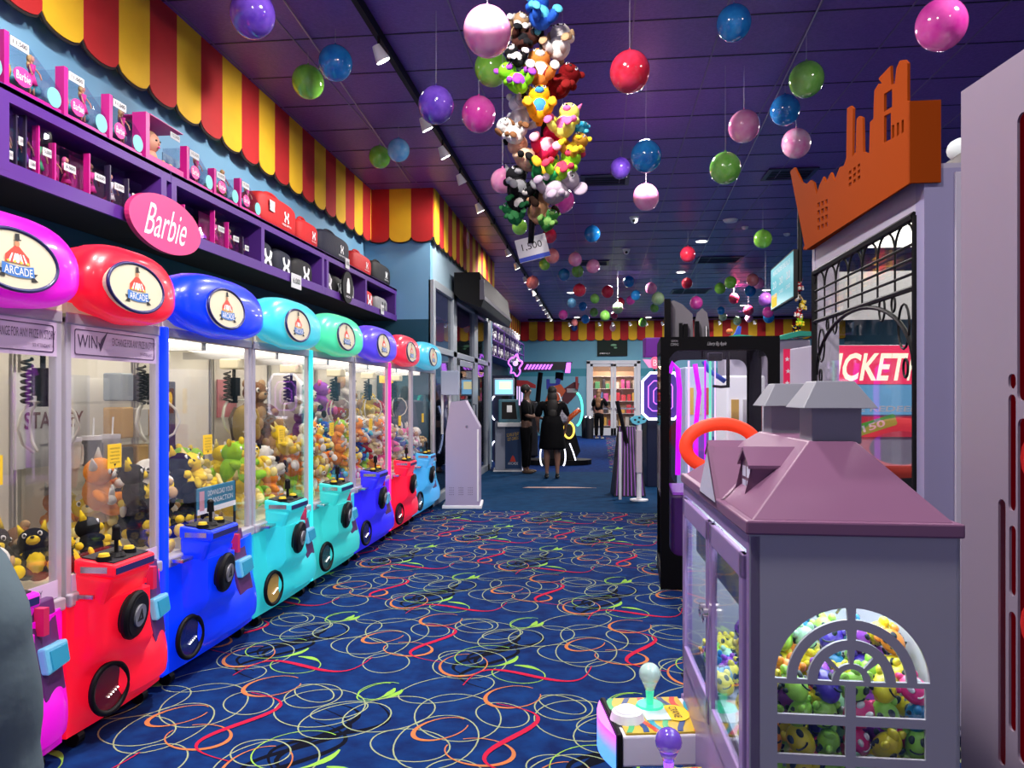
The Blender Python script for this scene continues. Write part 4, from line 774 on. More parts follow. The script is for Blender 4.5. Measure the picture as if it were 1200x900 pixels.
# ---- hanging column of plush animals
DCOL = 4.9
cord = T('plush_column_strap', 'dark strap and hook carrying the hanging column of plush animals', 'strap', pd(628, 150, DCOL))
pts = [pd(630, 4, DCOL), pd(640, 90, DCOL), pd(636, 180, DCOL), pd(624, 250, DCOL), pd(622, 285, DCOL)]
pts = [Vector((pts[0].x, pts[0].y, CEIL-.01))]+pts; MB().tube([p-cord.location for p in pts], .02, 8).build('strap', [black], cord, smooth=True)
MB().box(-.05, .05, -.05, .05, 0, .03).build('ceiling_hook', [black], cord, loc=Vector((pts[0].x, pts[0].y, CEIL-.035))-cord.location)
col_items = [
 (632, 14, 34, (NBL, CYN), 'round', 'blue plush with pale blue face at the very top of the plush column', .3, 0), (607, 30, 26, (TAN, WHT), 'floppy', 'tan plush with long ears at the top left of the plush column', .1, .5),
 (616, 46, 26, ((.06, .02, .015), BLK), 'round', 'dark brown plush under the top left of the plush column', 0, 1), (603, 66, 22, (BLK, WHT), 'point', 'black and white plush left in the upper plush column', .2, -.5),
 (656, 50, 34, (WHT, WHT, TAN), 'floppy', 'white plush dog with tan ears at the upper right of the plush column', -.3, 0), (632, 80, 36, ((.6, .2, .04), WHT, WHT), 'round', 'orange and white plush animal facing front in the upper plush column', .1, 0),
 (601, 92, 30, ((.2, .6, .02), PUR, PUR), 'round', 'lime plush with purple patch left in the plush column', .4, -.6), (660, 96, 36, ((.16, .004, .006), (.2, .01, .01)), 'round', 'dark red furry plush right in the upper plush column', -.2, .6),
 (612, 112, 20, (GRY, BLK, WHT), 'round', 'grey plush between the lime and yellow ones', .3, .3), (632, 122, 34, ((.85, .4, .01), (.05, .25, .6), (.9, .4, .02)), 'point', 'orange yellow plush with blue middle in the centre of the plush column', 0, 0),
 (608, 132, 30, ((.6, .6, .68), WHT), 'round', 'pale grey plush seen from behind left in the plush column', 2.8, 0), (597, 154, 26, (WHT, WHT, BRN), 'floppy', 'white plush with brown ears at the left edge of the plush column', .4, -.7),
 (664, 142, 32, ((.8, .8, .15), PNK, PNK), 'point', 'yellow spotted plush with pink paws right in the plush column', -.4, .2), (682, 152, 16, ((.02, .3, .5), CYN), 'round', 'small turquoise plush at the right edge of the plush column', 0, .5),
 (644, 168, 36, ((.75, .02, .1), (.8, .4, .5), (.8, .35, .45)), 'long', 'red and pink plush with pale pink ears in the plush column', -.1, .4), (675, 172, 26, ((.5, .25, .03), YEL), 'round', 'golden brown plush at the right of the plush column', -.4, .5),
 (612, 180, 34, ((.7, .45, .3), (.7, .45, .3), BLK), 'round', 'tan faced plush with black ears left in the plush column', .6, -.4), (638, 196, 36, ((.02, .28, .07), (.8, .5, .03)), 'round', 'green plush with yellow belly in the lower plush column', .2, .3),
 (664, 194, 32, ((.3, .65, .03), (.6, .05, .1)), 'round', 'bright lime plush right in the lower plush column', -.5, .4), (606, 216, 34, (BLK, (.3, .3, .32)), 'point', 'black plush with small white print left in the lower plush column', .3, 0),
 (612, 236, 24, (BLK, WHT, (.02, .15, .05)), 'round', 'black and green plush near the bottom left of the plush column', -.3, .5), (658, 219, 34, ((.42, .36, .42), (.5, .4, .5)), 'big', 'grey lilac plush elephant at the lower right of the plush column', -.6, .8),
 (632, 242, 34, ((.62, .33, .17), (.62, .33, .17), (.03, .015, .01)), 'round', 'tan faced doll plush with dark hair at the bottom of the plush column', .3, .3), (600, 250, 22, ((.02, .2, .06), (.1, .5, .15)), 'round', 'dark green plush at the bottom left of the plush column', .2, -.5),
 (644, 258, 20, ((.04, .2, .04), (.2, .4, .1)), 'round', 'small green plush at the bottom right of the plush column', -.2, .4)]
rz_ = random.Random(4)
for n_, (px, py, s_, cc, er, lb, yaw, roll) in enumerate(col_items):
    sc_ = s_/F*DCOL/.25*1.42; dd_ = DCOL + (-.1 if n_ % 3 == 0 else (.04 if n_ % 3 == 1 else -.02)); p = pd(px, py, dd_)
    o = plush('col%d' % n_, cc, er, (0, 0, 0), (0, 0, 0), sc_, lb)
    o.matrix_world = Matrix.Translation(p) @ Matrix.Rotation(yaw+TH, 4, 'Z') @ Matrix.Rotation(roll, 4, 'Y') @ Matrix.Rotation(-.45, 4, 'X') @ Matrix.Translation((0, 0, -.13*sc_)) @ Matrix.Scale(sc_, 4)
    if n_ == 23 or n_ == 22: pass
p = pd(624, 291, DCOL); t = T('hanging_price_card', 'white 1,500 price card with blue stripe under the plush column', 'price sign', p, TH)
Ua = Vector((cos(.25), 0, sin(.25))); Va = Vector((-sin(.25), 0, cos(.25)))
MB().poly(rect(-.1, .1, -.075, .075), (0, 0, 0), Ua, Va, .005).build('card', [paper], t); MB().poly(rect(-.1, .1, -.072, -.045), -Ua.cross(Va)*-.003, Ua, Va, .002).build('blue_stripe', [mat('stripe_blue', (.01, .04, .4), .5)], t)
MB().text('1,500', Ua*0+Va*.015, Ua, Va, .13, .05, .004).build('lettering', [ink], t); MB().tube([(0, 0, .07), (-.01, 0, .17), (-.01, .0, .25)], .004, 6).build('cord', [black], t)
# ---- second strand far right
for n_, (px, py, s_, k_) in enumerate(((938, 322, 9, 'grey'), (939, 333, 9, 'red'), (937, 344, 10, 'white'), (940, 354, 10, 'yellow'), (936, 364, 10, 'red'), (939, 374, 10, 'lime'), (937, 384, 9, 'black'))):
    p = pd(px-2, py, 10.3); cc, er = kinds[k_]; plush(k_, cc, er, p-Vector((0, 0, .1)), (0, rz_.uniform(-.5, .5), TH+rz_.uniform(-.4, .4)), .55, 'tiny %s plush in the strand hanging beside the teal screen%s' % (k_, ', lower' if n_ == 4 else ''))
pa, pb = pd(937, 388, 10.42), pd(937, 300, 10.42); pb.z = CEIL-.01; o = MB().cyl(pa, pb, .012).build('strand_cord', [black]); tag(o, 'black cord carrying the small plush strand beside the teal screen', 'cord')
# ---- vents, domes, sensors
def vent(px, py, w_, l_, label):
    d = 2.78*F/(HOR-py); p = pd(px, py, d); t = T('ceiling_vent', label, 'vent', (p.x, p.y, CEIL)); MB().poly(rect(-w_/2, w_/2, -l_/2, l_/2), (0, 0, -.012), X3, Y3, .015, holes=[rect(-w_/2+.05, w_/2-.05, -l_/2+.05, l_/2-.05)]).build('frame', [mat('vent_purple', (.03, .02, .07), .4)], t)
    MB().box(-w_/2+.04, w_/2-.04, -l_/2+.04, l_/2-.04, -.004, -.001).build('duct_opening', [black], t)
    for i in range(4): a = l_*(.14+.2*i)-l_/2+.03; MB().hexa([(-w_/2+.05, a, -.012), (w_/2-.05, a, -.012), (w_/2-.05, a+.01, -.014), (-w_/2+.05, a+.01, -.014), (-w_/2+.05, a+.04, -.003), (w_/2-.05, a+.04, -.003), (w_/2-.05, a+.05, -.002), (-w_/2+.05, a+.05, -.002)]).build('louvre', [mat('vent_slat', (.12, .09, .2), .35)], t)
vent(709, 212, .62, .5, 'dark ceiling vent right of the plush column'); vent(842, 305, .9, .7, 'ceiling vent beside the red ball in the far ceiling'); vent(809, 342, 1.0, .9, 'far ceiling vent above the black cabinet skyline'); vent(694, 309, .7, .6, 'ceiling vent among the pink balls left of centre'); vent(925, 205, .6, .5, 'ceiling vent behind the left tip of the orange skyline')
def dome(px, py, label):
    d = 2.75*F/(HOR-py); p = pd(px, py, d); t = T('security_camera', label, 'security camera', (p.x, p.y, CEIL)); MB().cyl((0, 0, -.04), (0, 0, -.001), .065, .075, 20).build('camera_base', [wprint], t, smooth='auto'); MB().sph((0, 0, -.05), .055, 16).build('camera_dome', [wprint], t, smooth=True); MB().sph((-.0, -.035, -.065), .028, 12).build('camera_lens', [black], t, smooth=True)
dome(743, 258, 'nearer white ball camera on the ceiling'); dome(734, 295, 'farther white ball camera on the ceiling')
for px, py, r_, lb in ((856, 259, .12, 'wide flat white ceiling sensor'), (873, 267, .06, 'small white smoke detector beside the wide ceiling sensor'), (922, 275, .06, 'small white ceiling sensor near the lime ball'), (791, 330, .07, 'faint white ceiling sensor in the far ceiling')):
    d = 2.78*F/(HOR-py); p = pd(px, py, d); o = MB().cyl((0, 0, -.035), (0, 0, -.001), r_*.8, r_, 24).cyl((0, 0, -.045), (0, 0, -.035), r_*.4, r_*.5, 20).build('smoke_detector', [wprint], loc=(p.x, p.y, CEIL), smooth='auto'); tag(o, lb, 'smoke detector')
# thin silver suspension wires crossing the ceiling
wi = mat('wire_silver', (.45, .42, .5), .35, .5)
for (x0, y0), (x1, y1), lb in (((330, 0), (480, 215), 'thin silver wire under the ceiling left of the track'), ((965, 0), (800, 345), 'thin silver wire under the ceiling above the green balls')):
    a = pd(x0, max(y0, 1), 2.76*F/(HOR-y0)); b = pd(x1, y1, 2.76*F/(HOR-y1)); a.z = b.z = CEIL-.02; o = MB().cyl(a, b, .006, n=6).build('ceiling_wire', [wi]); tag(o, lb, 'wire')
clownsign(PX(548, 282, XM+.15), Y3, 'small pink sign hung before the valance over the storefront'); clownsign(PY(718, 384, YE-.25), X3, 'small pale sign hung before the far valance')
# ================================================================ DOLLHOUSE CRANE MACHINE (near right)
grey = mat('dollhouse_grey', (.36, .36, .41), .45); lil = mat('dollhouse_lilac_frame', (.3, .2, .42), .35, coat=.2); roofm = mat('dollhouse_roof_mauve', (.2, .085, .165), .4, c2=(.18, .08, .155), nscale=3); chm = mat('chimney_grey', (.24, .25, .29), .45)
FL = W(.763, 2.47); FRr = W(1.40, 2.40); BL = W(.887, 3.97)
U_ = (FRr-FL); wid = U_.length; V_ = (BL-FL); U_.normalize(); ln = V_.length
Ang = math.atan2(U_.y, U_.x); V_ = Vector((-U_.y, U_.x, 0))
skew = (BL-FL).dot(U_)
KD = .622
t = T('dollhouse_crane', 'low grey house shaped prize machine with mauve hip roof and two chimneys', 'crane machine', FL*KD, Ang); dh = t
ZE = 1.055
# local: x across (0..wid), y deep (0..ln), z up.
A = lambda x, y, z: (x + y/ln*skew, y, z)
def sheet_w(px, py):   # point on the near face from a pixel
    d = 2.47; q = pd(px, py, d); v = q-FL
    return None
def nf(px, py):
    tpx = (px-CXP)/F; r = W(tpx, 1.0); n = V_; k_ = FL.dot(n)/r.dot(n); d = k_
    q = W(tpx*d, d, EYE+(HOR-py)/F*d); v = q-FL; return (v.dot(U_), q.z)
cx0, cz0 = nf(998, 800); cxr = nf(1085, 800)[0]-cx0; ctop = nf(998, 708)[1]; rr = (cxr+(ctop-cz0))/2
holes = []
def sector(r0, r1, a0, a1, n=10): return [(cx0+r1*cos(R(a0+(a1-a0)*i/n)), cz0+r1*sin(R(a0+(a1-a0)*i/n))) for i in range(n+1)]+[(cx0+r0*cos(R(a1-(a1-a0)*i/n)), cz0+r0*sin(R(a1-(a1-a0)*i/n))) for i in range(n+1)]
for a0, a1 in ((1.5, 86.5), (93.5, 178.5)): holes.append(sector(rr*.84, rr, a0, a1, 14))
for a0, a1 in ((2, 84.5), (95.5, 178)): holes.append(sector(rr*.57, rr*.71, a0, a1, 12))
for a0, a1 in ((2, 38), (50, 84), (96, 132), (142, 178)): holes.append(sector(rr*.25, rr*.44, a0, a1, 6))
holes.append([(cx0+rr*.16*cos(R(q)), cz0+.004+rr*.16*sin(R(q))) for q in range(0, 181, 15)])
lx0, lx1 = nf(911, 820)[0], nf(991, 820)[0]; rx0, rx1 = nf(1003, 820)[0], nf(1085, 820)[0]
zz = [nf(950, 802)[1], nf(950, 838)[1], nf(950, 849)[1], nf(950, 888)[1]]; hh = zz[0]-zz[1]; gp = zz[1]-zz[2]; zc = zz[0]
for r_ in range(5):
    for a, b in ((lx0, lx1), (rx0, rx1)): holes.append(rect(a, b, zc-hh, zc))
    zc -= hh+gp
MB().poly(rect(0, wid, -.86, ZE-.0), (0, .006, 0), X3, Z3, .012, holes=holes).build('near_wall', [grey], t)
MB().box(.02, wid-.02, .016, .02, .1, ZE-.1).build('near_glass', [clear], t)
# far wall and right wall
MB().box(skew, wid+skew, ln-.012, ln, -.86, ZE).build('far_wall', [grey], t)
MB().add([A(wid, 0, -.86), A(wid, ln, -.86), A(wid, ln, ZE), A(wid, 0, ZE), A(wid-.012, 0, -.86), A(wid-.012, ln, -.86), A(wid-.012, ln, ZE), A(wid-.012, 0, ZE)], [(0, 1, 2, 3), (7, 6, 5, 4), (0, 4, 5, 1), (3, 2, 6, 7), (0, 3, 7, 4), (1, 5, 6, 2)]).build('right_wall', [mat('house_inner_white', (.5, .52, .6), .5)], t)
# left (aisle) side: frame with two glazed doors
sd = lambda a, b, z0, z1, x0=-.0, x1=.03: MB().hexa([A(x0, a, z0), A(x1, a, z0), A(x1, b, z0), A(x0, b, z0), A(x0, a, z1), A(x1, a, z1), A(x1, b, z1), A(x0, b, z1)])
sd(0, ln, ZE-.06, ZE).build('top_rail', [lil], t, bevel=.004); sd(0, ln, -.86, .13).build('plinth_rail', [lil], t, bevel=.004)
for a in (0, ln-.04): sd(a, a+.04, -.86, ZE-.0, -.002, .04).build('corner_trim', [lil], t, bevel=.004)
mid = ln*.46
for k_, (a, b) in enumerate(((.045, mid-.01), (mid+.01, ln-.045))):
    m = MB()
    for (p, q, z0, z1) in ((a, a+.06, .14, ZE-.075), (b-.06, b, .14, ZE-.075), (a, b, ZE-.16, ZE-.075), (a, b, .14, .24)):
        m.hexa([A(-.012, p, z0), A(.012, p, z0), A(.012, q, z0), A(-.012, q, z0), A(-.012, p, z1), A(.012, p, z1), A(.012, q, z1), A(-.012, q, z1)])
    do = m.build('glass_door', [lil], t, bevel=.003)
    sd(a+.05, b-.05, .22, ZE-.15, -.004, .0).build('door_pane', [glass('door_pane_glass', (.95, .97, 1), .12)], do)
    pk = A(-.02, b-.03 if k_ == 0 else a+.03, .62); MB().cyl(pk, (pk[0]-.02, pk[1], pk[2]), .018, n=16).tube([(pk[0]-.02+0, pk[1]+.02*cos(q), pk[2]+.02*sin(q)-.02) for q in rp(12, lambda i: 2*pi*i/12)], .003, 6, closed=True).build('lock', [chrome], do, smooth='auto')
MB().box(.03, wid-.03, .03, ln-.03, -.86, -.82).build('floor_pan', [grey], t); MB().box(.03, wid-.03, .03, ln-.03, .2, .22).build('prize_deck', [mat('deck_pale', (.4, .42, .5), .4)], t)
for x in (.08, wid-.1):
    for y in (.1, ln-.12): MB().cyl((x, y, -.909), (x, y, -.86), .035, .03, 12).build('foot', [black], t)
# art banner inside the doors
bn = sd(.1, ln-.1, .72, ZE-.17, .05, .055).build('art_banner', [mat('banner_yellow_art', (.6, .55, .08), .5, c2=(.03, .1, .3), nscale=7)], t)
MB().text('CUBE', (.049, mid*.55, .87), NEG, Z3, .3, .09, .001, shear=.2).text('CUBE', (.06, mid*1.5, .87), NEG, Z3, .3, .09, .001, shear=.2).build('lettering', [mat('banner_navy', (.01, .02, .1), .5)], bn)
# roof
ov = .012; ez0, ez1 = ZE, ZE+.045
RZ = 1.335; ra, rb = .36, ln-.38
tl = [A(-ov, -ov, ez0), A(wid+ov, -ov, ez0), A(wid+ov, ln+ov, ez0), A(-ov, ln+ov, ez0)]; tu = [(p[0], p[1], ez1) for p in tl]
MB().hexa(tl+tu).build('eave_fascia', [roofm], t, bevel=.004)
rc0, rc1 = wid/2-.03, wid/2+.135
tt = [A(rc0, ra, RZ), A(rc1, ra, RZ), A(rc1, rb, RZ), A(rc0, rb, RZ)]
MB().hexa([(p[0], p[1], ez1-.001) for p in (A(.01, .01, 0), A(wid-.01, .01, 0), A(wid-.01, ln-.01, 0), A(.01, ln-.01, 0))]+tt).build('hip_roof', [roofm], t, bevel=.003)
# chimneys
def chimney(cy, s, nm):
    c_ = A((rc0+rc1)/2+(.025), cy, RZ-.01); w_ = .088*s
    o = MB().box(c_[0]-w_, c_[0]+w_, cy-w_, cy+w_, RZ-.01, RZ+.125).build('chimney', [chm], t, bevel=.003, label=nm)
    k_ = w_*1.5; j_ = w_*.78; z = RZ+.12
    MB().hexa([(c_[0]-k_, cy-k_, z), (c_[0]+k_, cy-k_, z), (c_[0]+k_, cy+k_, z), (c_[0]-k_, cy+k_, z), (c_[0]-j_, cy-j_, z+.1), (c_[0]+j_, cy-j_, z+.1), (c_[0]+j_, cy+j_, z+.1), (c_[0]-j_, cy+j_, z+.1)]).build('chimney_cap', [chm], o, bevel=.002)
chimney(ra+.11, 1, 'near chimney'); chimney(rb-.06, .95, 'far chimney')
# dormer on the aisle-side slope
def dormer(yc, w_, x0, zt, zb):
    ap = zt; sl = zt-.05
    xr = rc0
    slope = lambda z: (z-ez1)/(RZ-ez1)*rc0
    m = MB(); p = [A(x0, yc-w_, zb), A(x0, yc+w_, zb), A(x0, yc+w_, sl), A(x0, yc-w_, sl)]; b_ = [A(slope(zb)+.02, yc-w_, zb), A(slope(zb)+.02, yc+w_, zb), A(slope(sl)+.02, yc+w_, sl), A(slope(sl)+.02, yc-w_, sl)]
    m.add(p+b_, [(0, 3, 2, 1), (0, 4, 7, 3), (1, 2, 6, 5), (0, 1, 5, 4)]); m.add([A(x0, yc-w_, sl), A(x0, yc+w_, sl), A(x0, yc, ap)], [(0, 2, 1)]); do = m.build('dormer', [roofm], t)
    r_ = MB(); 
    for s_ in (-1, 1): r_.hexa([A(x0-.015, yc, ap-.003), A(x0-.015, yc+s_*(w_+.012), sl-.015), A(slope(sl)+.06, yc+s_*(w_+.012), sl-.015), A(slope(ap)+.03, yc, ap-.003), A(x0-.015, yc, ap+.01), A(x0-.015, yc+s_*(w_+.012), sl-.003), A(slope(sl)+.06, yc+s_*(w_+.012), sl-.003), A(slope(ap)+.03, yc, ap+.01)])
    r_.build('dormer_roof', [roofm], do); wd = MB(); q = w_*.38
    for sy in (-1, 1):
        for z_ in (0, 1): a = yc+sy*w_*.42; h_ = (sl-zb-.03)/2; z0 = zb+.012+z_*(h_+.008); wd.add([A(x0-.002, a-q*.9, z0), A(x0-.002, a+q*.9, z0), A(x0-.002, a+q*.9, z0+h_-.004), A(x0-.002, a-q*.9, z0+h_-.004)], [(0, 3, 2, 1)])
    wd.build('window_panes', [mat('pane_pale', (.65, .7, .85), .3)], do)
dormer(.43, .085, .085, 1.30, 1.13); dormer(1.2, .07, .085, 1.28, 1.14)
# front gable standing on the eave
g_ = MB(); ya = .71; hw = .22
g_.add([A(-.012, ya-hw, ez0+.01), A(-.012, ya+hw, ez0+.01), A(-.012, ya, ez0+.24), A(.012, ya-hw, ez0+.01), A(.012, ya+hw, ez0+.01), A(.012, ya, ez0+.24)], [(0, 2, 1), (3, 4, 5), (0, 3, 5, 2), (1, 2, 5, 4), (0, 1, 4, 3)])
g2 = g_.build('gable', [roofm], t); MB().add([A(-.015, ya-hw+.03, ez0+.03), A(-.015, ya+hw-.03, ez0+.03), A(-.015, ya, ez0+.215)], [(0, 2, 1)]).build('gable_panel', [mat('gable_pale', (.6, .62, .75), .4)], g2)
MB().add([A(-.0, ya-hw, ez1), A(0, ya+hw, ez1), A(0, ya, ez0+.235), A(.235, ya, ez0+.235), A(.03, ya-hw, ez1+.02), A(.03, ya+hw, ez1+.02)], [(0, 2, 3, 4), (1, 5, 3, 2)]).build('gable_roof', [roofm], g2)
# interior light strip and prizes
MB().box(.1, wid-.1, .1, ln-.1, ZE-.03, ZE-.015).build('light_strip', [glow('house_led', (.85, .95, 1), 9)], t)
MB().box(wid*.3, wid*.8, ln*.45, ln*.47, .22, .95).build('white_divider', [mat('house_divider', (.6, .65, .75), .4)], t)
# prize capsules / little masks heaped on the deck : each one a thing
def w2(x, y, z): p = A(x, y, z); return FL*KD + U_*(p[0]*KD) + V_*(p[1]*KD) + Vector((0, 0, EYE-(EYE-p[2])*KD))
rm = random.Random(9); toyc = [('yellow', (.8, .7, .02)), ('lime', (.35, .75, .08)), ('pink', (.85, .04, .25)), ('blue', (.02, .25, .55)), ('indigo', (.06, .03, .4)), ('purple', (.3, .05, .55)), ('mint', (.4, .75, .5)), ('orange', (.9, .3, .03))]
tm_ = {}
for n_, c_ in toyc:
    m = MB(); m.sph((0, 0, 0), (.04, .035, .05), 16, 0, k=12)
    m.sph((0, .01, .048), (.012, .02, .02), 8, 0)
    for s_ in (-1, 1):
        m.sph((s_*.017, -.031, .012), (.01, .008, .014), 8, 1); m.sph((s_*.036, 0, .035), (.014, .012, .016), 8, 0)
        for q in range(3): m.sph((s_*.03, .02-.0*q, -.022+.018*q), (.012, .008, .006), 6, 1)
    m.tube([(.02*cos(q), -.031+.002, -.018-.008*sin(q)) for q in rp(6, lambda i: pi*i/5)], .003, 5, 1)
    o = m.build('x', [mat('toy_'+n_, c_, .3, coat=.3), mat('toy_dark_slot', (.02, .04, .05), .5) if n_ != 'pink' else wprint], smooth=True); tm_[n_] = o.data; bpy.data.objects.remove(o)
def toy(x, y, z, n_, s_, group='prizes'):
    o = bpy.data.objects.new('toy_figure', tm_[n_]); col.objects.link(o); o.location = w2(x, y, z); o.scale = (s_*KD, s_*KD, s_*KD); o.rotation_euler = (rm.uniform(-.8, .8), rm.uniform(-.8, .8), rm.uniform(-1, 1)+TH); tag(o, '%s grinning toy head heaped inside the grey dollhouse machine' % n_, 'toy', '%s toy heads in the dollhouse machine' % n_)
for ly in range(5):
    for iy in range(0 if ly < 4 else 2, 4):
        for ix in range(6):
            x = .085+ix*.094+rm.uniform(-.012, .012); y = .075+iy*.1+rm.uniform(-.012, .012)+(ly*.012)
            n_ = toyc[rm.randrange(8)][0] if rm.random() > .3 else ('yellow' if rm.random() < .5 else 'lime'); toy(x, y, .275+ly*.088 - iy*.0, n_, rm.uniform(.95, 1.15))
for k_ in range(30): toy(.06+rm.uniform(0, .5), .75+rm.uniform(0, .6), .275, toyc[rm.randrange(8)][0], 1.0)
for x, y, z, n_ in ((.2, .5, .8, 'yellow'), (.5, .5, .84, 'yellow'), (.5, .52, .72, 'pink'), (.42, .5, .58, 'orange')): pass
# hanging claw
ck = MB().cyl(A(.3, .25, ZE-.03), A(.3, .25, .93), .012).cyl(A(.3, .25, .93), A(.3, .25, .86), .03).build('claw', [chrome], t)
for q in range(3): an = 2*pi*q/3; MB().tube([A(.3+r_*cos(an), .25+r_*sin(an), .87-h_) for r_, h_ in ((.02, 0), (.07, .02), (.085, .08), (.05, .13))], .005, 6).build('claw_finger', [chrome], ck, smooth=True)
# ---- control console sticking out into the aisle
def bake(o, k):
    for ch in o.children:
        if ch.type == 'MESH':
            for v in ch.data.vertices: v.co = Vector((v.co.x*k, v.co.y*k, EYE-(EYE-v.co.z)*k))
        bake(ch, k)
bake(dh, KD)
def console(px0, label, xc_, d_, zc, arts=True, kb='g'):
    L = .25; hw = .135
    o = MB().box(-L, .03, -hw, hw, zc-.09, zc).build('joystick_console', [white], dh, bevel=.006, label=label)
    q0_ = W(xc_, d_)-FL*KD; o.location = (q0_.dot(U_), q0_.dot(V_), 0); o.rotation_euler = (0, 0, R(10))
    pl = MB().box(-L+.01, -.017, -hw+.006, hw-.006, zc, zc+.006).build('art_plate', [mat('swirl_art', (.55, .38, .03), .4)], o)
    sw = MB(); rr_ = random.Random(3)
    for k_, m_ in enumerate((1, 2, 3, 4, 1, 2, 3, 4)):
        sw.poly([(-L+.012+k_*.034+.02*sin(j*.6+k_), -hw+.01+(2*hw-.02)*j/10) for j in range(11)]+[(-L+.012+k_*.034+.017+.02*sin(j*.6+k_), -hw+.01+(2*hw-.02)*j/10) for j in range(10, -1, -1)], (0, 0, zc+.0068), X3, Y3, .0008, m_-1)
    sw.build('swirl_print', [mat('art_green', (.05, .4, .15), .4), mat('art_navy', (.01, .05, .2), .4), mat('art_red', (.7, .05, .03), .4), mat('art_teal', (.03, .3, .4), .4)], o)
    MB().poly(ell(-.06, -.0, .042, .06, 16), (0, 0, zc+.0085), X3, Y3, .001).build('yellow_badge', [mat('notice_yellow')], o); MB().text('CRANE', (-.06, 0, zc+.0095), NEG, X3, .08, .024).build('badge_lettering', [ink], o)
    MB().box(-.16, -.085, -.05, .05, zc+.0066, zc+.01).build('white_patch', [mat('patch_mint', (.5, .7, .7), .4)], o)
    gl = glow('joystick_green', (.05, .7, .4), .6) if kb == 'g' else glow('joystick_violet', (.35, .1, 1), 1.2)
    ck_ = mat('clear_knob_'+kb, (.4, .55, .5) if kb == 'g' else (.12, .06, .4), .12, coat=1, emis=(.3, .5, .45) if kb == 'g' else (.2, .08, .8), es=.2)
    jx, jy = -.125, .055
    b_ = MB().cyl((jx, jy, zc+.006), (jx, jy, zc+.016), .045, .04, 24).build('joystick', [gl], o, smooth='auto'); MB().cyl((jx, jy, zc+.016), (jx, jy, zc+.065), .010, .014, 16).build('lit_stem', [gl], o)
    MB().cyl((jx, jy, zc+.06), (jx, jy, zc+.095), .014, .028, 18).sph((jx, jy, zc+.11), (.034, .034, .034), 18).build('clear_knob', [ck_], b_, smooth=True)
    MB().cyl((-.215, -.03, zc+.006), (-.215, -.03, zc+.03), .052, .045, 28).sph((-.215, -.03, zc+.03), (.036, .036, .018), 20).build('push_button', [wprint], o, smooth='auto')
    MB().box(-L-.018, -L, -hw-.004, hw+.004, zc-.11, zc+.008).build('end_cap', [black], o, bevel=.006)
    e = MB(); e.add([(-L-.02-.028*sin(pi*i/8), -hw+.002+(2*hw-.004)*i/8, z) for z in (zc-.1, zc+.0) for i in range(9)], [(i+1, i, 9+i, 10+i) for i in range(8)]+[tuple(range(9)), tuple(range(17, 8, -1)), (0, 8, 17, 9)])
    q_ = mat('rgb_lamp', (.5, .1, .5), .3); 
    if 'rgbdone' not in MC:
        MC['rgbdone'] = 1; nt = q_.node_tree; tc = nt.nodes.new('ShaderNodeTexCoord'); sx = nt.nodes.new('ShaderNodeSeparateXYZ'); mr = nt.nodes.new('ShaderNodeMapRange'); rp_ = nt.nodes.new('ShaderNodeValToRGB')
        mr.inputs['From Min'].default_value = .46; mr.inputs['From Max'].default_value = .54; nt.links.new(tc.outputs['Object'], sx.inputs[0]); nt.links.new(sx.outputs['Z'], mr.inputs['Value']); nt.links.new(mr.outputs[0], rp_.inputs[0])
        rp_.color_ramp.elements[0].color = (.01, .3, 1, 1); rp_.color_ramp.elements[1].color = (.8, 0, .75, 1); bs = nt.nodes['Principled BSDF']; nt.links.new(rp_.outputs[0], bs.inputs['Emission Color']); bs.inputs['Emission Strength'].default_value = 1.6
    e.build('lit_end_lamp', [q_], o, smooth='auto')
    MB().box(.0, .014, -hw-.01, hw+.01, zc-.14, zc+.012).build('mounting_plate', [lil], o, bevel=.004)
    for yy_ in (-hw+.0, hw-.01): MB().cyl((-.006, yy_, zc-.1), (.0, yy_, zc-.1), .008, n=12).build('bolt', [chrome], o)
    return o
console(0, 'white console with green lit knob', .56, 2.36, .52)
console(0, 'white console with violet lit knob', .525, 1.9, .515, kb='v')
# ================================================================ WHITE SKYLINE MACHINE (tall, right)
wh = mat('white_cabinet', (.4, .37, .47), .4); whd = mat('post_lit_lavender', (.28, .26, .42), .35); orr = mat('skyline_orange', (.27, .042, .004), .9, spec=.03); iron = black  # lavender light on the white corner post is put into its colour
XR = 1.375; Y0_ = 3.455; HB = 2.47
Y1_ = 5.2; WD = .95
t = T('skyline_prize_machine', 'tall white prize machine crowned by an orange city skyline', 'prize machine', (XR, Y0_, 0)); L = Y1_-Y0_
MB().box(0, WD, 0, L, .05, .75).build('lower_cabinet', [wh], t, bevel=.01)
for x, y in ((.04, .06), (WD-.1, .06), (.04, L-.1), (WD-.1, L-.1)): MB().cyl((x+.03, y, .001), (x+.03, y, .05), .03, n=12).build('foot', [black], t)
pc_ = MB(); pc_.poly([(0, 0), (.12, 0), (.3, 0), (.3, .04), (.12, .05), (.05, .09), (0, .09)], (0, 0, 1.61), X3, Y3, 1.72).build('corner_post', [whd], t)
MB().box(.3, WD, 0, .04, .75, HB).build('near_wall', [wh], t, bevel=.004); MB().box(.12, .3, -.012, .0, .1, HB-.02).build('near_trim', [mat('trim_lilac', (.5, .46, .55), .4)], t, bevel=.004)
MB().box(0, .15, L-.07, L, .75, HB).build('far_post', [wh], t, bevel=.004); MB().box(.002, .04, .095, L-.075, 2.30, HB-.001).build('header', [wh], t); MB().box(WD-.04, WD, 0, L, .75, HB).build('back_wall', [mat('pale_back', (.6, .6, .62), .5)], t); MB().box(.07, WD-.05, L-.04, L-.03, 1.99, 2.3).build('pale_reflection_panel', [mat('pale_back')], t)  # opaque pale back and far panel added in place of light reflections inside
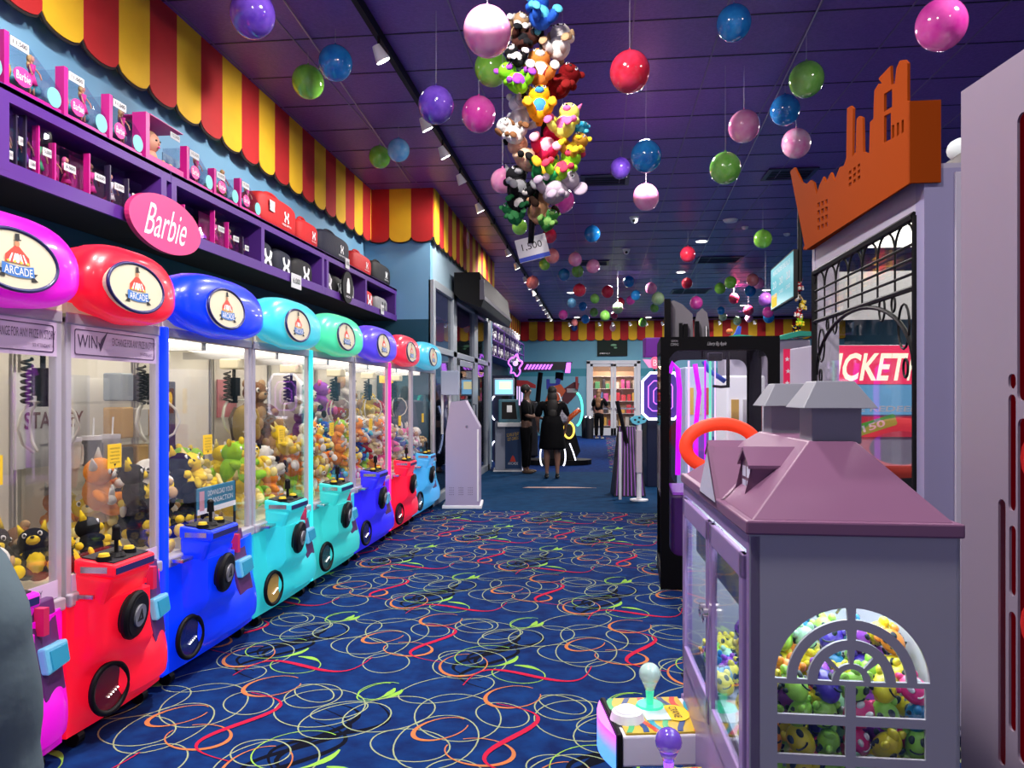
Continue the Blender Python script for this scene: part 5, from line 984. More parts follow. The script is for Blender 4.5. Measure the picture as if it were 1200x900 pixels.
MB().box(0, WD, 0, L, HB, HB+.02).build('roof_panel', [wh], t); MB().box(.1, WD-.1, .1, L-.1, HB-.03, HB-.01).build('light_strip', [glow('skyline_led', (1, .97, .85), 2.5)], t)
MB().box(.018, .022, .09, L-.07, .75, 2.3).build('side_glass', [clear], t)
# iron tracery
def fz(px, py): p = PX(px, py, XR); return (p.y-Y0_, p.z)
a0, a1 = .09, L-.07; zt_, zb_ = 2.29, 1.92
ir = MB(); bar = lambda p, q, r_=.009: ir.cyl((-.004, p[0], p[1]), (-.004, q[0], q[1]), r_, n=6)
bar((a0, zt_), (a1, zt_), .02); bar((a1, zt_), (a1, .8), .018); bar((a0, zt_), (a0, .8), .012)
for k_ in range(4): z = zt_-.12-.065*k_; bar((a0, z), (a1, z), .007 if k_ < 3 else .013)
zl = zt_-.12-.065*3; n7 = 7
for k_ in range(n7+1):
    y = a0+(a1-a0)*k_/n7; bar((y, zt_-.12 if k_ not in (0, 3, 7) else zt_), (y, zl), .005)
    if k_ < n7: ir.tube([(-.004, y+(a1-a0)/n7*(.5-.5*cos(q)), zt_-.12+.11*sin(q)) for q in rp(13, lambda i: pi*i/12)], .006, 6)
ym = (a0+a1)/2-.02; ra_ = (a1-a0)/2-.03
ir.tube([(-.004, ym+ra_*cos(q)*1.0, zl-.34+.33*sin(q)) for q in rp(25, lambda i: pi*i/24)], .011, 8)
for s_ in (-1, 1):
    for dy, dz, r_ in ((.62, -.16, .085), (.36, -.05, .05), (.5, -.045, .03), (.64, -.35, .035)):
        ir.tube([(-.004, ym+s_*dy*1.05+r_*.75*cos(q), zl+dz+r_*1.2*sin(q)) for q in rp(16, lambda i: 2*pi*i/16)], .0055, 6, closed=True)
ir.build('iron_tracery', [iron], t)
# orange crown : side plate (facing the aisle) and end plate (facing the camera)
zc0, zc1 = HB-.02, 2.82
def s2(px, py): q = PX(px, py, XR-.06); return (-(q.y-Y0_), q.z)
raw = [(945, 293), (1067, 215), (1067, 121), (1064, 74), (1061, 70), (1056, 71), (1052, 80), (1050, 98), (1046, 102), (1045, 77), (1030, 93), (1037, 98), (1034, 103), (1026, 115), (1025, 139), (1021, 143), (1020, 179), (1012, 178), (1010, 136), (1006, 136), (1005, 177), (1001, 186), (1000, 127), (998, 124), (994, 127), (993, 186), (990, 195), (985, 196), (979, 212), (975, 202), (969, 214), (966, 207), (961, 218), (958, 225), (955, 214), (951, 211), (946, 216), (941, 214), (932, 194), (928, 199), (938, 294)]
raw = [(945, 293), (1067, 215), (1067, 119), (1065, 118), (1065, 74), (1061, 70), (1056, 71), (1052, 80), (1050, 98), (1046, 99), (1045, 77), (1031, 92), (1035, 98), (1031, 98), (1026, 106), (1025, 139), (1021, 143), (1020, 180), (1013, 178), (1012, 138), (1008, 136), (1005, 140), (1004, 178), (1000, 184), (1001, 127), (998, 124), (994, 127), (993, 186), (990, 194), (985, 196), (979, 212), (975, 202), (969, 214), (966, 207), (961, 218), (958, 228), (955, 214), (951, 211), (946, 216), (941, 214), (932, 196), (927, 201)]
out_ = [s2(*p) for p in raw]
hl = []
for k_ in range(4):
    for j_ in range(3):
        x = 959+j_*4.6; y = 238-j_*2+k_*9-(0); hl.append([s2(x, y), s2(x+3, y-1), s2(x+3, y+4), s2(x, y+5)])
for k_ in range(3):
    for j_ in range(3): x = 996+j_*5.2; y = 201-j_*4+k_*7; hl.append([s2(x, y), s2(x+3, y-2), s2(x+3, y+2), s2(x, y+4)])
for j_ in range(3): x = 1047+j_*5.6; y = 147-j_*3; hl.append([s2(x, y), s2(x+2.6, y-1), s2(x+2.6, y+13), s2(x, y+16)])
hl.append([s2(1037.5, 136), s2(1045.5, 132), s2(1045.5, 163), s2(1037.5, 167)]); hl.append([s2(1037.5, 110), s2(1047, 104), s2(1047, 125), s2(1037.5, 131)])
O_ = Vector((XR-.06, Y0_, 0)) - Vector((XR, Y0_, 0))
cr_ = MB().poly(out_, O_, NEG, Z3, .012, holes=hl).build('skyline_side', [orr], t)
c1 = out_[1]; y_near = -c1[0]; ztop = out_[2][1]
MB().box(-.066, .06, y_near-.008, y_near+.004, c1[1], ztop).build('skyline_end', [orr], t)
MB().box(-.06, .02, y_near+.01, L-.02, HB-.02, HB+.0).build('crown_ledge', [orr], t)
# grey box and white puffs behind the crown
pp = pd(1107, 198, 4.1)
MB().box(.35, WD-.02, .3, 1.2, HB+.021, HB+.2).build('rear_grey_box', [mat('crown_grey', (.2, .2, .2), .6)], t)
for k_, (x, z, r_) in enumerate(((.4, .24, .06), (.52, .22, .07), (.66, .25, .08), (.8, .23, .06))): MB().sph((x, .55, HB+z), (r_*1.3, .05, r_), 14).build('cloud_topper', [mat('cloud_white', (.75, .85, .85), .7)], t, smooth=True)
# ================================================================ ticket redemption machine seen through it
DT = 6.6; q0 = pd(965, 400, DT)
def far_face(name, label, cat, px0, px1, top, d, depth=.6):
    a = pd(px0, 464, d); b = pd(px1, 464, d); w_ = (b-a).length; z = EYE+(HOR-top)/F*d; o = T(name, label, cat, (a.x, a.y, 0), TH); return o, w_, z
o, w_, z = far_face('ticket_machine', 'red and blue ticket redeeming machine behind the skyline machine glass', 'ticket machine', 955, 1100, 404, DT)
MB().box(0, w_, .02, .6, .0, z).build('cabinet', [wh], o, bevel=.01)
gz = lambda py: EYE+(HOR-py)/F*DT
s_ = MB().box(0, w_, -.005, .02, gz(450), gz(405)).build('marquee', [glow('marquee_red', (.85, .04, .12), .75)], o)
MB().text('*TICKET', (w_*.385, -.006, gz(430)), X3, Z3, .74, .24, .001, shear=.18).text('*PLUS', (w_*.9, -.006, gz(430)), X3, Z3, .3, .24, .001, shear=.18).build('lettering', [glow('marquee_letters', (.95, .92, .7), .9)], s_)
MB().box(0, w_, -.005, .02, gz(486), gz(451)).build('blue_panel', [mat('panel_sky', (.15, .4, .65), .4, emis=(.15, .4, .65), es=.4)], o); pn = MB().text('*PLEASE REDEEM', (w_*.45, -.007, gz(479)), X3, Z3, .85, .05, .001, shear=.2).build('panel_lettering', [wprint], o)
MB().box(0, w_, -.005, .02, gz(512), gz(488)).build('red_panel', [mat('panel_red', (.5, .03, .06), .4, emis=(.5, .03, .06), es=.4)], o)
tk = MB().poly(rrect(-.2, .2, -.05, .05, .02), (w_*.47, -.01, gz(499)), Vector((cos(.3), 0, sin(.3))), Vector((-sin(.3), 0, cos(.3))), .004).build('green_ticket', [mat('ticket_green', (.15, .6, .08), .5)], o); MB().text('*150', (w_*.47, -.0125, gz(499)), Vector((cos(.3), 0, sin(.3))), Vector((-sin(.3), 0, cos(.3))), .2, .06, .001).build('ticket_number', [wprint], tk)
MB().box(.0, w_, -.02, .02, .3, .9).build('counter_panel', [dark], o, bevel=.01)
# ================================================================ RIGHTMOST WHITE MACHINE
c0 = W(1.184, 2.02); t = T('white_slot_cabinet', 'white cabinet at the right edge with dark red interior behind rounded slots', 'game cabinet', c0, TH); HN = 2.3; LN = 1.3; WN = .9
a_ = lambda v: -v
# side panel in local y from 0 to -LN (towards camera); cut-outs
def np_(px, py):
    d = 1.184/((px-CXP)/F); return (2.02-d, EYE+(HOR-py)/F*d)
slots = []
def slot(x0, x1, y0, y1):
    p, q = np_(x0, y0), np_(x1, y1); xa, xb = p[0], q[0]; zt2, zb2 = p[1], q[1]; r_ = (xb-xa)/2*.98; slots.append([( (xa+xb)/2+r_*cos(a), zt2-r_+r_*sin(a)) for a in rp(9, lambda i: pi*i/8)]+[((xa+xb)/2-r_*cos(a), zb2+r_-r_*sin(a)) for a in rp(9, lambda i: pi*i/8)])
slot(1183, 1192, 438, 456); slot(1183, 1192, 462, 600); slot(1171, 1180, 584, 900); slot(1193.5, 1206, 135, 470); slot(1184, 1192, 615, 700); slot(1183.5, 1192, 715, 860); slot(1194, 1206, 490, 900)
MB().poly(rect(0, LN, .06, HN), (0, 0, 0), NEG, Z3, .006, holes=slots).build('slotted_side', [mat('cabinet_lilac_white', (.26, .21, .28), .35)], t)
MB().box(.02, WN, -.02, 0, .06, HN).build('far_side', [wh], t); MB().box(0, WN, -LN, 0, HN-.03, HN).build('roof', [wh], t); MB().box(WN-.02, WN, -LN, 0, .06, HN).build('right_side', [wh], t); MB().box(0, WN, -LN, 0, .0, .08).build('base', [dark], t)
MB().box(.1, .11, -LN+.02, -.02, .1, HN-.04).build('inner_panel', [mat('inner_dark_red', (.09, .004, .006), .4, emis=(.2, .0, .005), es=.25)], t)
for z in (.55, .95, 1.35): MB().sph((.07, -.2, z), (.03, .06, .07), 14).build('inner_lamp', [glow('inner_red', (.6, .02, .02), .5)], t, smooth=True)
# ================================================================ BLACK CLAW MACHINE (centre right)
dj = 5.97; A0 = pd(774, 464, dj); B0 = pd(908, 464, dj); wj = (B0-A0).length; jz = lambda py: EYE+(HOR-py)/F*dj; jx = lambda px: (px-774)/F*dj
t = T('black_claw_machine', 'black framed claw machine with skyline topper and purple lit tubes', 'claw machine', (A0.x, A0.y, 0), TH-R(9)); bl = mat('gloss_black', (.002, .002, .003), .5, spec=.12)
Hj = jz(398); DJ = .85
MB().poly(rect(0, wj, .0, Hj), (0, .0, 0), X3, Z3, .03, holes=[rrect(jx(784), jx(895), jz(651), jz(411), .09)]).build('front_frame', [bl], t, bevel=.004)
MB().poly(rect(0, wj, .0, Hj), (0, DJ, 0), X3, Z3, .03, holes=[rrect(.12, wj-.12, .72, Hj-.12, .09)]).build('rear_frame', [bl], t)
for x in (0, wj-.03): MB().box(x, x+.03, .016, DJ-.016, Hj-.1, Hj).build('upper_side_rail', [bl], t); MB().box(x, x+.03, .016, DJ-.016, .0, .12).build('lower_side_rail', [bl], t)
MB().box(0, wj, 0, DJ, Hj, Hj+.02).build('roof_plate', [bl], t)
MB().box(.08, wj-.08, .1, DJ-.1, .12, .72).build('inner_cabinet', [mat('violet_cabinet', (.05, .01, .12), .3, coat=.4)], t, bevel=.02)
MB().box(.0, .006, .02, DJ-.02, .7, Hj-.1).build('side_glass', [clear], t); MB().box(wj-.006, wj, .02, DJ-.02, .7, Hj-.1).build('side_glass', [clear], t); MB().box(.06, wj-.06, .02, .026, .7, Hj-.09).build('front_glass', [clear], t)
MB().box(.1, wj-.1, .1, DJ-.1, Hj-.03, Hj-.015).build('light_strip', [glow('violet_led', (.75, .6, 1), 2.2)], t)
k = MB(); k.text('COMING', (jx(790), -.017, jz(404)), X3, Z3, .06, .02).text('SOON', (jx(790), -.017, jz(400)+.0), X3, Z3, .05, .015).text('Liberty Big Apple', (jx(838), -.017, jz(404)), X3, Z3, .14, .035, shear=.3); k.build('frame_lettering', [mat('silver_print', (.4, .4, .42), .4)], t)
mg = glow('tube_magenta', (.6, .0, .9), .95); ln_ = glow('tube_lilac', (.8, .55, 1), 1.0); gr_ = glow('tube_green', (.15, .9, .5), .7)
MB().tube([(jx(786), .25, jz(436)), (jx(790), .25, jz(424)), (jx(796), .25, jz(432)), (jx(798), .25, jz(455)), (jx(797), .25, jz(500)), (jx(796), .25, jz(560))], .022, 10).build('glow_tube', [mg], t, smooth=True)
MB().tube([(jx(817), .3, jz(425)), (jx(819), .3, jz(440)), (jx(822), .3, jz(460)), (jx(818), .3, jz(500)), (jx(818), .3, jz(620))], .02, 10).build('glow_tube', [mg], t, smooth=True)
for px, m_, r_ in ((811, ln_, .008), (831, mg, .007), (837, gr_, .01), (843, ln_, .006)): MB().cyl((jx(px), .45, jz(640)), (jx(px), .45, jz(420)), r_).build('light_rod', [m_], t)
o = MB().tube([(jx(830), .5, jz(420)), (jx(836), .5, jz(432)), (jx(848), .5, jz(440)), (jx(856), .5, jz(446))], .02, 8).build('blue_arm', [mat('arm_blue', (.02, .12, .6), .3)], t, smooth=True)
MB().cyl((jx(856), .3, jz(410)), (jx(856), .3, jz(452)), .014).tube([(jx(838), .3, jz(452)), (jx(848), .3, jz(453)), (jx(858), .3, jz(452))], .012, 6).build('black_claw_bar', [black], t)
MB().box(jx(833), jx(850), .3, .42, jz(421), jz(411)).build('claw_motor', [black], t, bevel=.01)
MB().box(.1, wj-.1, .1, DJ-.1, .72, .74).build('prize_deck', [mat('deck_violet', (.2, .05, .35), .3, emis=(.3, .05, .6), es=.3)], t)
# skyline topper: leaning dark plates
tg = mat('topper_grey', (.17, .16, .18), .45)
tops = MB().poly([(jx(785), Hj), (jx(785), jz(352)), (jx(790), jz(350)), (jx(800), jz(355)), (jx(812), jz(367)), (jx(813), jz(398)), (jx(811), jz(378)), (jx(807), jz(377)), (jx(806), jz(398))][:5]+[(jx(813), Hj)], (0, .12, 0), X3, Z3, .012).build('skyline_plate', [tg], t)
MB().poly([(jx(814), Hj), (jx(814), jz(380)), (jx(817), jz(366)), (jx(823), jz(360)), (jx(829), jz(366)), (jx(831), jz(380)), (jx(832), Hj)], (0, .12, 0), X3, Z3, .012).build('skyline_plate', [tg], t)
MB().box(jx(779), jx(786), .02, .13, Hj, jz(350)).build('skyline_edge', [bl], t)
for a, b, tp_ in ((796, 800, 378), (801, 806, 379), (814, 819, 376), (826, 828.6, 382)): MB().box(jx(a), jx(b), .06, .1, Hj, jz(tp_)).build('skyline_block', [bl], t)
MB().flat([(jx(826.4), jz(382)), (jx(827.6), jz(382)), (jx(827.6), jz(395)), (jx(826.4), jz(395))], (0, .059, 0), X3, Z3, .0).build('block_windows', [wprint], t)
# orange ring hoop and black joystick drum near it
dd_ = 5.2; p = pd(845, 520, dd_); t = T('orange_hoop', 'glowing orange hoop behind the dollhouse roof', 'hoop', p, TH)
MB().tube([(.24*cos(q), .0, .155*sin(q)-.02) for q in rp(36, lambda i: 2*pi*i/36)], .045, 10, closed=True).build('hoop', [mat('hoop_orange', (.85, .05, .015), .6, emis=(1, .05, .01), es=.4)], t, smooth=True)
for k_ in range(14): q = 2*pi*k_/14; MB().tube([(.24*cos(q)*1.1, -.0, .155*sin(q)*1.15-.02), (.2*cos(q+.3), 0.02, .13*sin(q+.3)-.02)], .005, 5).build('fringe', [mat('hoop_fringe', (.9, .2, .1), .5)], t)
MB().cyl((0, .05, -.15), (0, .05, -p.z+.02), .02).cyl((0, .05, -p.z+.001), (0, .05, -p.z+.02), .15).build('stand', [black], t)
# white star-strip machine behind
dk_ = 8.2; o, w_, z = far_face('star_strip_machine', 'white arcade cabinet with a red strip of white stars', 'arcade cabinet', 908, 950, 398, dk_)
kz = lambda py: EYE+(HOR-py)/F*dk_; kx = lambda px: (px-908)/F*dk_
MB().box(0, w_, .0, .8, 0, z).build('cabinet', [wh], o, bevel=.015); s_ = MB().box(kx(918), kx(927), -.01, 0, kz(520), kz(409)).build('star_strip', [mat('strip_red', (.4, .01, .05), .4, emis=(.7, .01, .08), es=.5)], o)
for k_ in range(7):
    yy_ = 421+14*k_; MB().poly([((.028 if j % 2 == 0 else .012)*cos(pi/2+pi*j/5), (.028 if j % 2 == 0 else .012)*sin(pi/2+pi*j/5)) for j in range(10)], (kx(922.5)+(.006 if k_ % 2 else -.004), -.012, kz(yy_)), X3, Z3, .003).build('star', [wprint], s_)
MB().box(kx(935), kx(941), -.008, 0, kz(520), kz(407)).build('violet_strip', [mat('strip_violet', (.06, .01, .15), .4)], o)
o2 = MB(); o2.add([(kx(x_), y_, kz(b)) for y_ in (-.05, .3) for x_, b in ((903, 398), (920, 392), (935, 388), (950, 389), (950, 394), (935, 394), (920, 398))], [(6, 5, 4, 3, 2, 1, 0), (7, 8, 9, 10, 11, 12, 13)]+[(i, (i+1) % 7, 7+(i+1) % 7, 7+i) for i in range(7)]); o2.build('green_canopy', [mat('canopy_green', (.02, .3, .2), .5)], o)
# small boat shaped topper beyond the black machine
o = T('curved_topper', 'green and yellow arched topper with a blue figure above the black machine', 'topper', pd(862, 398, 8.6), TH); q_ = F/8.6
m = MB(); m.poly([(-17/q_, 0), (-12/q_, 3/q_), (0, 5/q_), (18/q_, 3/q_), (26/q_, 0)], (0, 0, 0), X3, Z3, .3).build('arch', [mat('canopy_green', (.02, .3, .2), .5)], o)
MB().poly([(-6/q_, 4/q_), (2/q_, 5/q_), (3/q_, 14/q_), (0, 15/q_), (-3/q_, 8/q_)], (0, -.1, 0), X3, Z3, .05).build('blue_figure', [mat('figure_blue', (.02, .08, .5), .5)], o); MB().sph((-10/q_, -.1, 9/q_), (4/q_, .05, 3/q_), 10).build('orange_figure', [mat('figure_orange', (.8, .2, .05), .5)], o, smooth=True)
MB().box(-.12, .25, .0, .3, -(pd(862, 398, 8.6).z)+.01, 0).build('arcade_cabinet_body', [mat('white_lit_cab', (.5, .48, .6), .4)], o, bevel=.01)
# bright backdrop cabinets seen through the glass of the black machine
for (a, b, tp_, d, m_, lb) in ((803, 835, 430, 9.6, mat('pale_cabinet', (.5, .55, .7), .4, emis=(.4, .5, .9), es=.25), 'pale lit prize cabinet seen through the left of the black claw machine'), (852, 897, 440, 7.6, mat('white_display', (.7, .7, .75), .4, emis=(.8, .8, .9), es=.35), 'white display counter seen through the right of the black claw machine')):
    o, w_, z = far_face('prize_cabinet', lb, 'cabinet', a, b, tp_, d); MB().box(0, w_, 0, .5, .05, z).build('body', [m_], o, bevel=.02); MB().box(.03, w_-.03, -.012, 0, z*.35, z*.6).build('window_panel', [mat('panel_violet', (.12, .04, .3), .3, emis=(.3, .1, .7), es=.3)], o); MB().box(.01, w_-.01, .02, .45, 0, .05).build('base', [dark], o)
    for k_ in range(3): MB().box(.04+k_*w_*.3, .02+(k_+1)*w_*.3-.02, -.013, -.001, z*.68, z*.86).build('prize_card', [mat('pc%d' % k_, ((.8, .5, .1), (.7, .7, .7), (.6, .1, .1))[k_], .5)], o)
# ================================================================ FAR ZONE
neonw = glow('neon_white', (.85, .85, 1), 2.2); neonp = glow('neon_purple', (.6, .15, 1), 1.6); neong = glow('neon_mint', (.1, .9, .6), 1.4); neonb = glow('neon_blue', (.08, .05, 1), 1.5); neony = glow('neon_yellow', (1, .65, .1), 1.4)
def G(name, label, cat, px, d, group=None): # floor-standing, local x right, y away, z up ; returns px->x , py->z
    p = pd(px, 464, d); t = T(name, label, cat, (p.x, p.y, 0), TH, group); return t, (lambda q: (q-px)/F*d), (lambda q: EYE+(HOR-q)/F*d)
# white sloped pedestal cabinet
t, gx, gz = G('sloped_white_cabinet', 'white slope fronted cabinet at the end of the claw machine row', 'cabinet', 541, 10.2)
prof = [(gx(522), .03), (gx(522), gz(508)), (gx(528), gz(471)), (gx(545), gz(469)), (gx(562), gz(501)), (gx(562), .03)]
MB().poly(prof, (0, .28, 0), X3, Z3, .56).build('cabinet_body', [mat('cabinet_lavender', (.42, .36, .52), .4)], t, bevel=.012)
MB().box(gx(518), gx(564.5), -.01, .58, .0, .045).build('base_board', [wprint], t, bevel=.008)
MB().box(gx(559), gx(561), -.004, .0, .1, gz(503)).build('edge_trim', [wprint], t)
v = MB()
for k_ in range(3):
    for j_ in range(4):
        for i_ in range(3): v.cyl((gx(527+k_*11+i_*2.1), -.004, .28-j_*.03), (gx(527+k_*11+i_*2.1), .0, .28-j_*.03), .005, n=6)
v.build('vent_holes', [dark], t); MB().cyl((gx(547), -.006, gz(500)), (gx(547), 0, gz(500)), .018, n=16).build('lock', [chrome], t)
for q in (516, 525): MB().cyl((gx(q), .3, gz(510) if q < 520 else gz(500)), (gx(q), .3, gz(436)), .018, n=10).build('pole', [wprint], t)
MB().box(gx(515), gx(536), .2, .45, gz(463), gz(434)).build('sign_box', [mat('box_pale_grey', (.36, .4, .52), .4)], t, bevel=.01)
# driving cabinet peeking behind the light blue machine
t, gx, gz = G('driving_cabinet', 'dark driving game cabinet with white light arc behind the last claw machine', 'driving game', 507, 11.4)
MB().poly([(gx(500), .02), (gx(500), gz(480)), (gx(506), gz(455)), (gx(512), gz(470)), (gx(519), gz(510)), (gx(521), gz(560)), (gx(520), .02)], (0, .3, 0), X3, Z3, .5).build('seat_shell', [mat('shell_dark_grey', (.1, .1, .13), .4, coat=.4)], t, bevel=.02)
MB().tube([(gx(508)+.14*cos(q), .02, 1.0+.42*sin(q)) for q in rp(10, lambda i: -1.0+2.0*i/9)], .012, 8).build('light_arc', [neonw], t, smooth=True)
MB().box(gx(496), gx(506), .05, .4, 1.35, 1.75).build('monitor', [mat('monitor_blue', (.05, .3, .7), .3, emis=(.1, .5, 1), es=.5)], t, bevel=.02)
# hood over the storefront
pa = PX(535, 375, XM+.1); pb = PX(571, 375, XM+.1); t = T('wall_air_unit', 'black wall mounted air unit above the storefront', 'air unit', (XM+.06, pa.y, 2.97)); Lh = 3.6
MB().poly([(0, .1), (.1, 0), (.42, -.12), (.46, .0), (.4, .42), (0, .42)], (0, Lh/2, 0), X3, Z3, Lh).build('housing', [black], t, bevel=.02)
MB().box(.40, .47, -.01, .0, .0, .3).build('end_plate', [mat('unit_grey', (.14, .13, .17), .4)], t); MB().hexa([(.4, 0.0, .05), (.47, 0.0, .0), (.47, Lh, .0), (.4, Lh, .05), (.41, 0, .1), (.48, 0, .05), (.48, Lh, .05), (.41, Lh, .1)]).build('lower_lip', [mat('unit_grey')], t)
# display shelf with trophies on the left back wall
ya, yb = YS+.3, YS+9.5; XT = XB+.55
t = T('trophy_shelf', 'dark two tier wall shelf full of white cups at the far left', 'shelf', (0, ya, 0))
for z in (2.48, 2.86, 3.22): MB().box(XB+.01, XT, 0, yb-ya, z-.03, z).build('shelf_board', [purple], t)
MB().box(XB+.01, XB+.03, 0, yb-ya, 2.48, 3.22).build('back_board', [sback], t)
for k_ in range(8): yy_ = (yb-ya)*k_/7; MB().box(XT-.03, XT, yy_-.02, yy_+.02, 2.48, 3.2).build('upright', [purple], t)
cupm = MB().cyl((0, 0, 0), (0, 0, .02), .05, .045, 12).cyl((0, 0, .02), (0, 0, .09), .014, .014, 8).sph((0, 0, .15), (.05, .05, .07), 12).cyl((0, 0, .2), (0, 0, .26), .05, .06, 12).tube([(0, -.05, .19), (0, -.085, .18), (0, -.08, .13), (0, -.045, .12)], .007, 5).tube([(0, .05, .19), (0, .085, .18), (0, .08, .13), (0, .045, .12)], .007, 5).build('x', [wprint], smooth=True)
cme = cupm.data; bpy.data.objects.remove(cupm)
for r_, z in enumerate((2.481, 2.861, 3.221)):
    for k_ in range(14):
        o = bpy.data.objects.new('trophy_cup', cme); col.objects.link(o); o.location = (XT-.15, ya+.35+k_*.64, z); o.rotation_euler = (0, 0, rq.uniform(0, 3)); o.scale = (1.15, 1.15, 1.1); tag(o, 'white two handled cup on the %s of the far left shelf' % ('lower tier', 'middle tier', 'top')[r_], 'cup', 'white cups on the %s' % ('lower tier', 'middle tier', 'top')[r_])
# kiosk with screens
d = 15.2; t, gx, gz = G('arcade_kiosk', 'grey and blue touch screen kiosk beside the man in black', 'kiosk', 595, d)
MB().box(gx(580), gx(612), .0, .5, .03, gz(495)).build('kiosk_body', [mat('kiosk_grey', (.3, .33, .42), .4)], t, bevel=.02); MB().box(gx(578), gx(613), -.03, .53, .0, .03).build('base_plate', [wprint], t)
MB().box(gx(592), gx(611), -.012, .0, .06, gz(497)).build('front_art', [mat('art_deep_blue', (.01, .05, .15), .4)], t); MB().text('SCAN & PLAY', (gx(601), -.014, gz(509)), Vector((cos(.15), 0, sin(.15))), Z3, .25, .07, 0).text('GET CARDS', (gx(601), -.014, gz(514)), Vector((cos(.15), 0, sin(.15))), Z3, .22, .06, 0).build('yellow_lettering', [mat('notice_yellow')], t)
MB().poly([(-.06, 0), (.06, 0), (.03, .09), (0, .13), (-.03, .09)], (gx(601), -.015, gz(541)), X3, Z3, .003).build('red_emblem', [logo_red], t); MB().text('ARCADE', (gx(601), -.016, gz(543)), X3, Z3, .2, .05, 0).build('lettering', [wprint], t)
MB().hexa([(gx(584), -.1, gz(495)), (gx(610), -.1, gz(495)), (gx(610), .3, gz(495)), (gx(584), .3, gz(495)), (gx(584), .0, gz(468)), (gx(607), .0, gz(468)), (gx(607), .3, gz(468)), (gx(584), .3, gz(468))]).build('monitor_housing', [mat('housing_teal', (.02, .12, .17), .4)], t, bevel=.02)
MB().add([(gx(588), -.088, gz(491)), (gx(606), -.088, gz(491)), (gx(604), -.012, gz(471)), (gx(588), -.012, gz(471))], [(0, 1, 2, 3)]).build('dark_screen', [black], t); MB().add([(gx(594), -.07, gz(483)), (gx(600), -.07, gz(483)), (gx(600), -.05, gz(475)), (gx(594), -.05, gz(475))], [(0, 1, 2, 3)]).build('screen_print', [wprint], t)
MB().box(gx(583), gx(611), -.13, .0, gz(500), gz(495)).build('ledge', [wprint], t, bevel=.01)
MB().box(gx(578), gx(603), .1, .35, gz(464), gz(443)).build('upper_screen_housing', [mat('kiosk_grey')], t, bevel=.015); MB().box(gx(580), gx(601), .09, .1, gz(462), gz(445)).build('lit_screen', [glow('screen_blue', (.25, .6, .95), 1.1)], t); MB().box(gx(585), gx(599), .085, .09, gz(456), gz(447)).build('screen_panel', [glow('screen_cream', (1, .9, .5), 1.1)], t)
MB().box(gx(588), gx(596), .2, .3, gz(468), gz(464)).build('neck', [dark], t)
t, gx, gz = G('neon_arc_game', 'game cabinet outlined by blue edge and white neon arcs left of the kiosk', 'game cabinet', 578, 17.6)
MB().poly([(gx(569), .02), (gx(569), gz(480)), (gx(574), gz(440)), (gx(600), gz(440)), (gx(600), .02)], (0, .35, 0), X3, Z3, .7).build('cabinet_body', [mat('night_blue', (.01, .015, .05), .4)], t, bevel=.02)
MB().box(gx(569.5), gx(572), -.03, .0, .05, gz(440)).build('blue_edge', [neonb], t)
for z0 in (gz(478), gz(531)): MB().tube([(gx(581)+.12*cos(q)-.0, -.03, z0+.28*sin(q)) for q in rp(10, lambda i: pi/2+.2+(pi-.4)*i/9)], .018, 8).build('neon_arc', [neonw], t, smooth=True)
# racing canopy game
d = 18.5; t, gx, gz = G('racing_game', 'racing game with dark angular canopy and magenta slashes', 'racing game', 636, d)
MB().poly([(gx(603), gz(436)), (gx(607), gz(424)), (gx(671), gz(424)), (gx(666), gz(437)), (gx(660), gz(433)), (gx(625), gz(435))], (0, .4, 0), X3, Z3, .8).build('canopy', [mat('canopy_black', (.012, .012, .016), .3)], t, bevel=.02)
sl = MB()
for k_ in range(8): sl.poly([(gx(614+k_*4), gz(433)), (gx(616.5+k_*4), gz(433)), (gx(620+k_*4), gz(427)), (gx(617.5+k_*4), gz(427))], (0, -.012, 0), X3, Z3, .01)
sl.build('magenta_slashes', [neonp], t)
MB().poly([(gx(662), gz(437)), (gx(668), gz(437)), (gx(669), gz(425)), (gx(664), gz(425))], (0, -.02, 0), X3, Z3, .02).build('lit_end', [neonp], t)
MB().tube([(gx(634), .3, gz(436)), (gx(632), .3, gz(455)), (gx(628), .3, gz(500)), (gx(628), .3, .02)], .06, 8).tube([(gx(657), .3, gz(436)), (gx(656), .3, gz(445))], .1, 8).build('canopy_post', [black], t)
MB().box(gx(602), gx(630), .1, 1.2, .02, gz(470)).build('seat_unit', [mat('seat_black', (.015, .015, .02), .4)], t, bevel=.05); MB().poly([(gx(602), gz(452)), (gx(602), gz(445)), (gx(618), gz(446)), (gx(628), gz(451)), (gx(628), gz(455))], (0, .2, 0), X3, Z3, .3).build('red_fairing', [mat('fairing_red', (.35, .015, .015), .3)], t, bevel=.02)
for k_ in range(3): MB().box(gx(605+k_*3), gx(606.6+k_*3), .08, .1, gz(475), gz(452)).build('violet_bar', [ln_], t)
# flower-like neon sign at the racing game
t, gx, gz = G('neon_sign', 'purple neon flourish beside the racing canopy', 'neon sign', 606, 17.4)
MB().tube([(gx(604)+.13*cos(q)*(1+.3*sin(5*q)), .0, gz(428)+.22*sin(q)*(1+.2*cos(5*q))) for q in rp(30, lambda i: 2*pi*i/30)], .02, 6, closed=True).build('neon_loop', [neonp], t, smooth=True); MB().cyl((gx(604), .02, .001), (gx(604), .02, gz(441)), .03).build('post', [black], t); MB().sph((gx(604), .0, gz(426)), .06, 10).build('neon_core', [ln_], t, smooth=True)
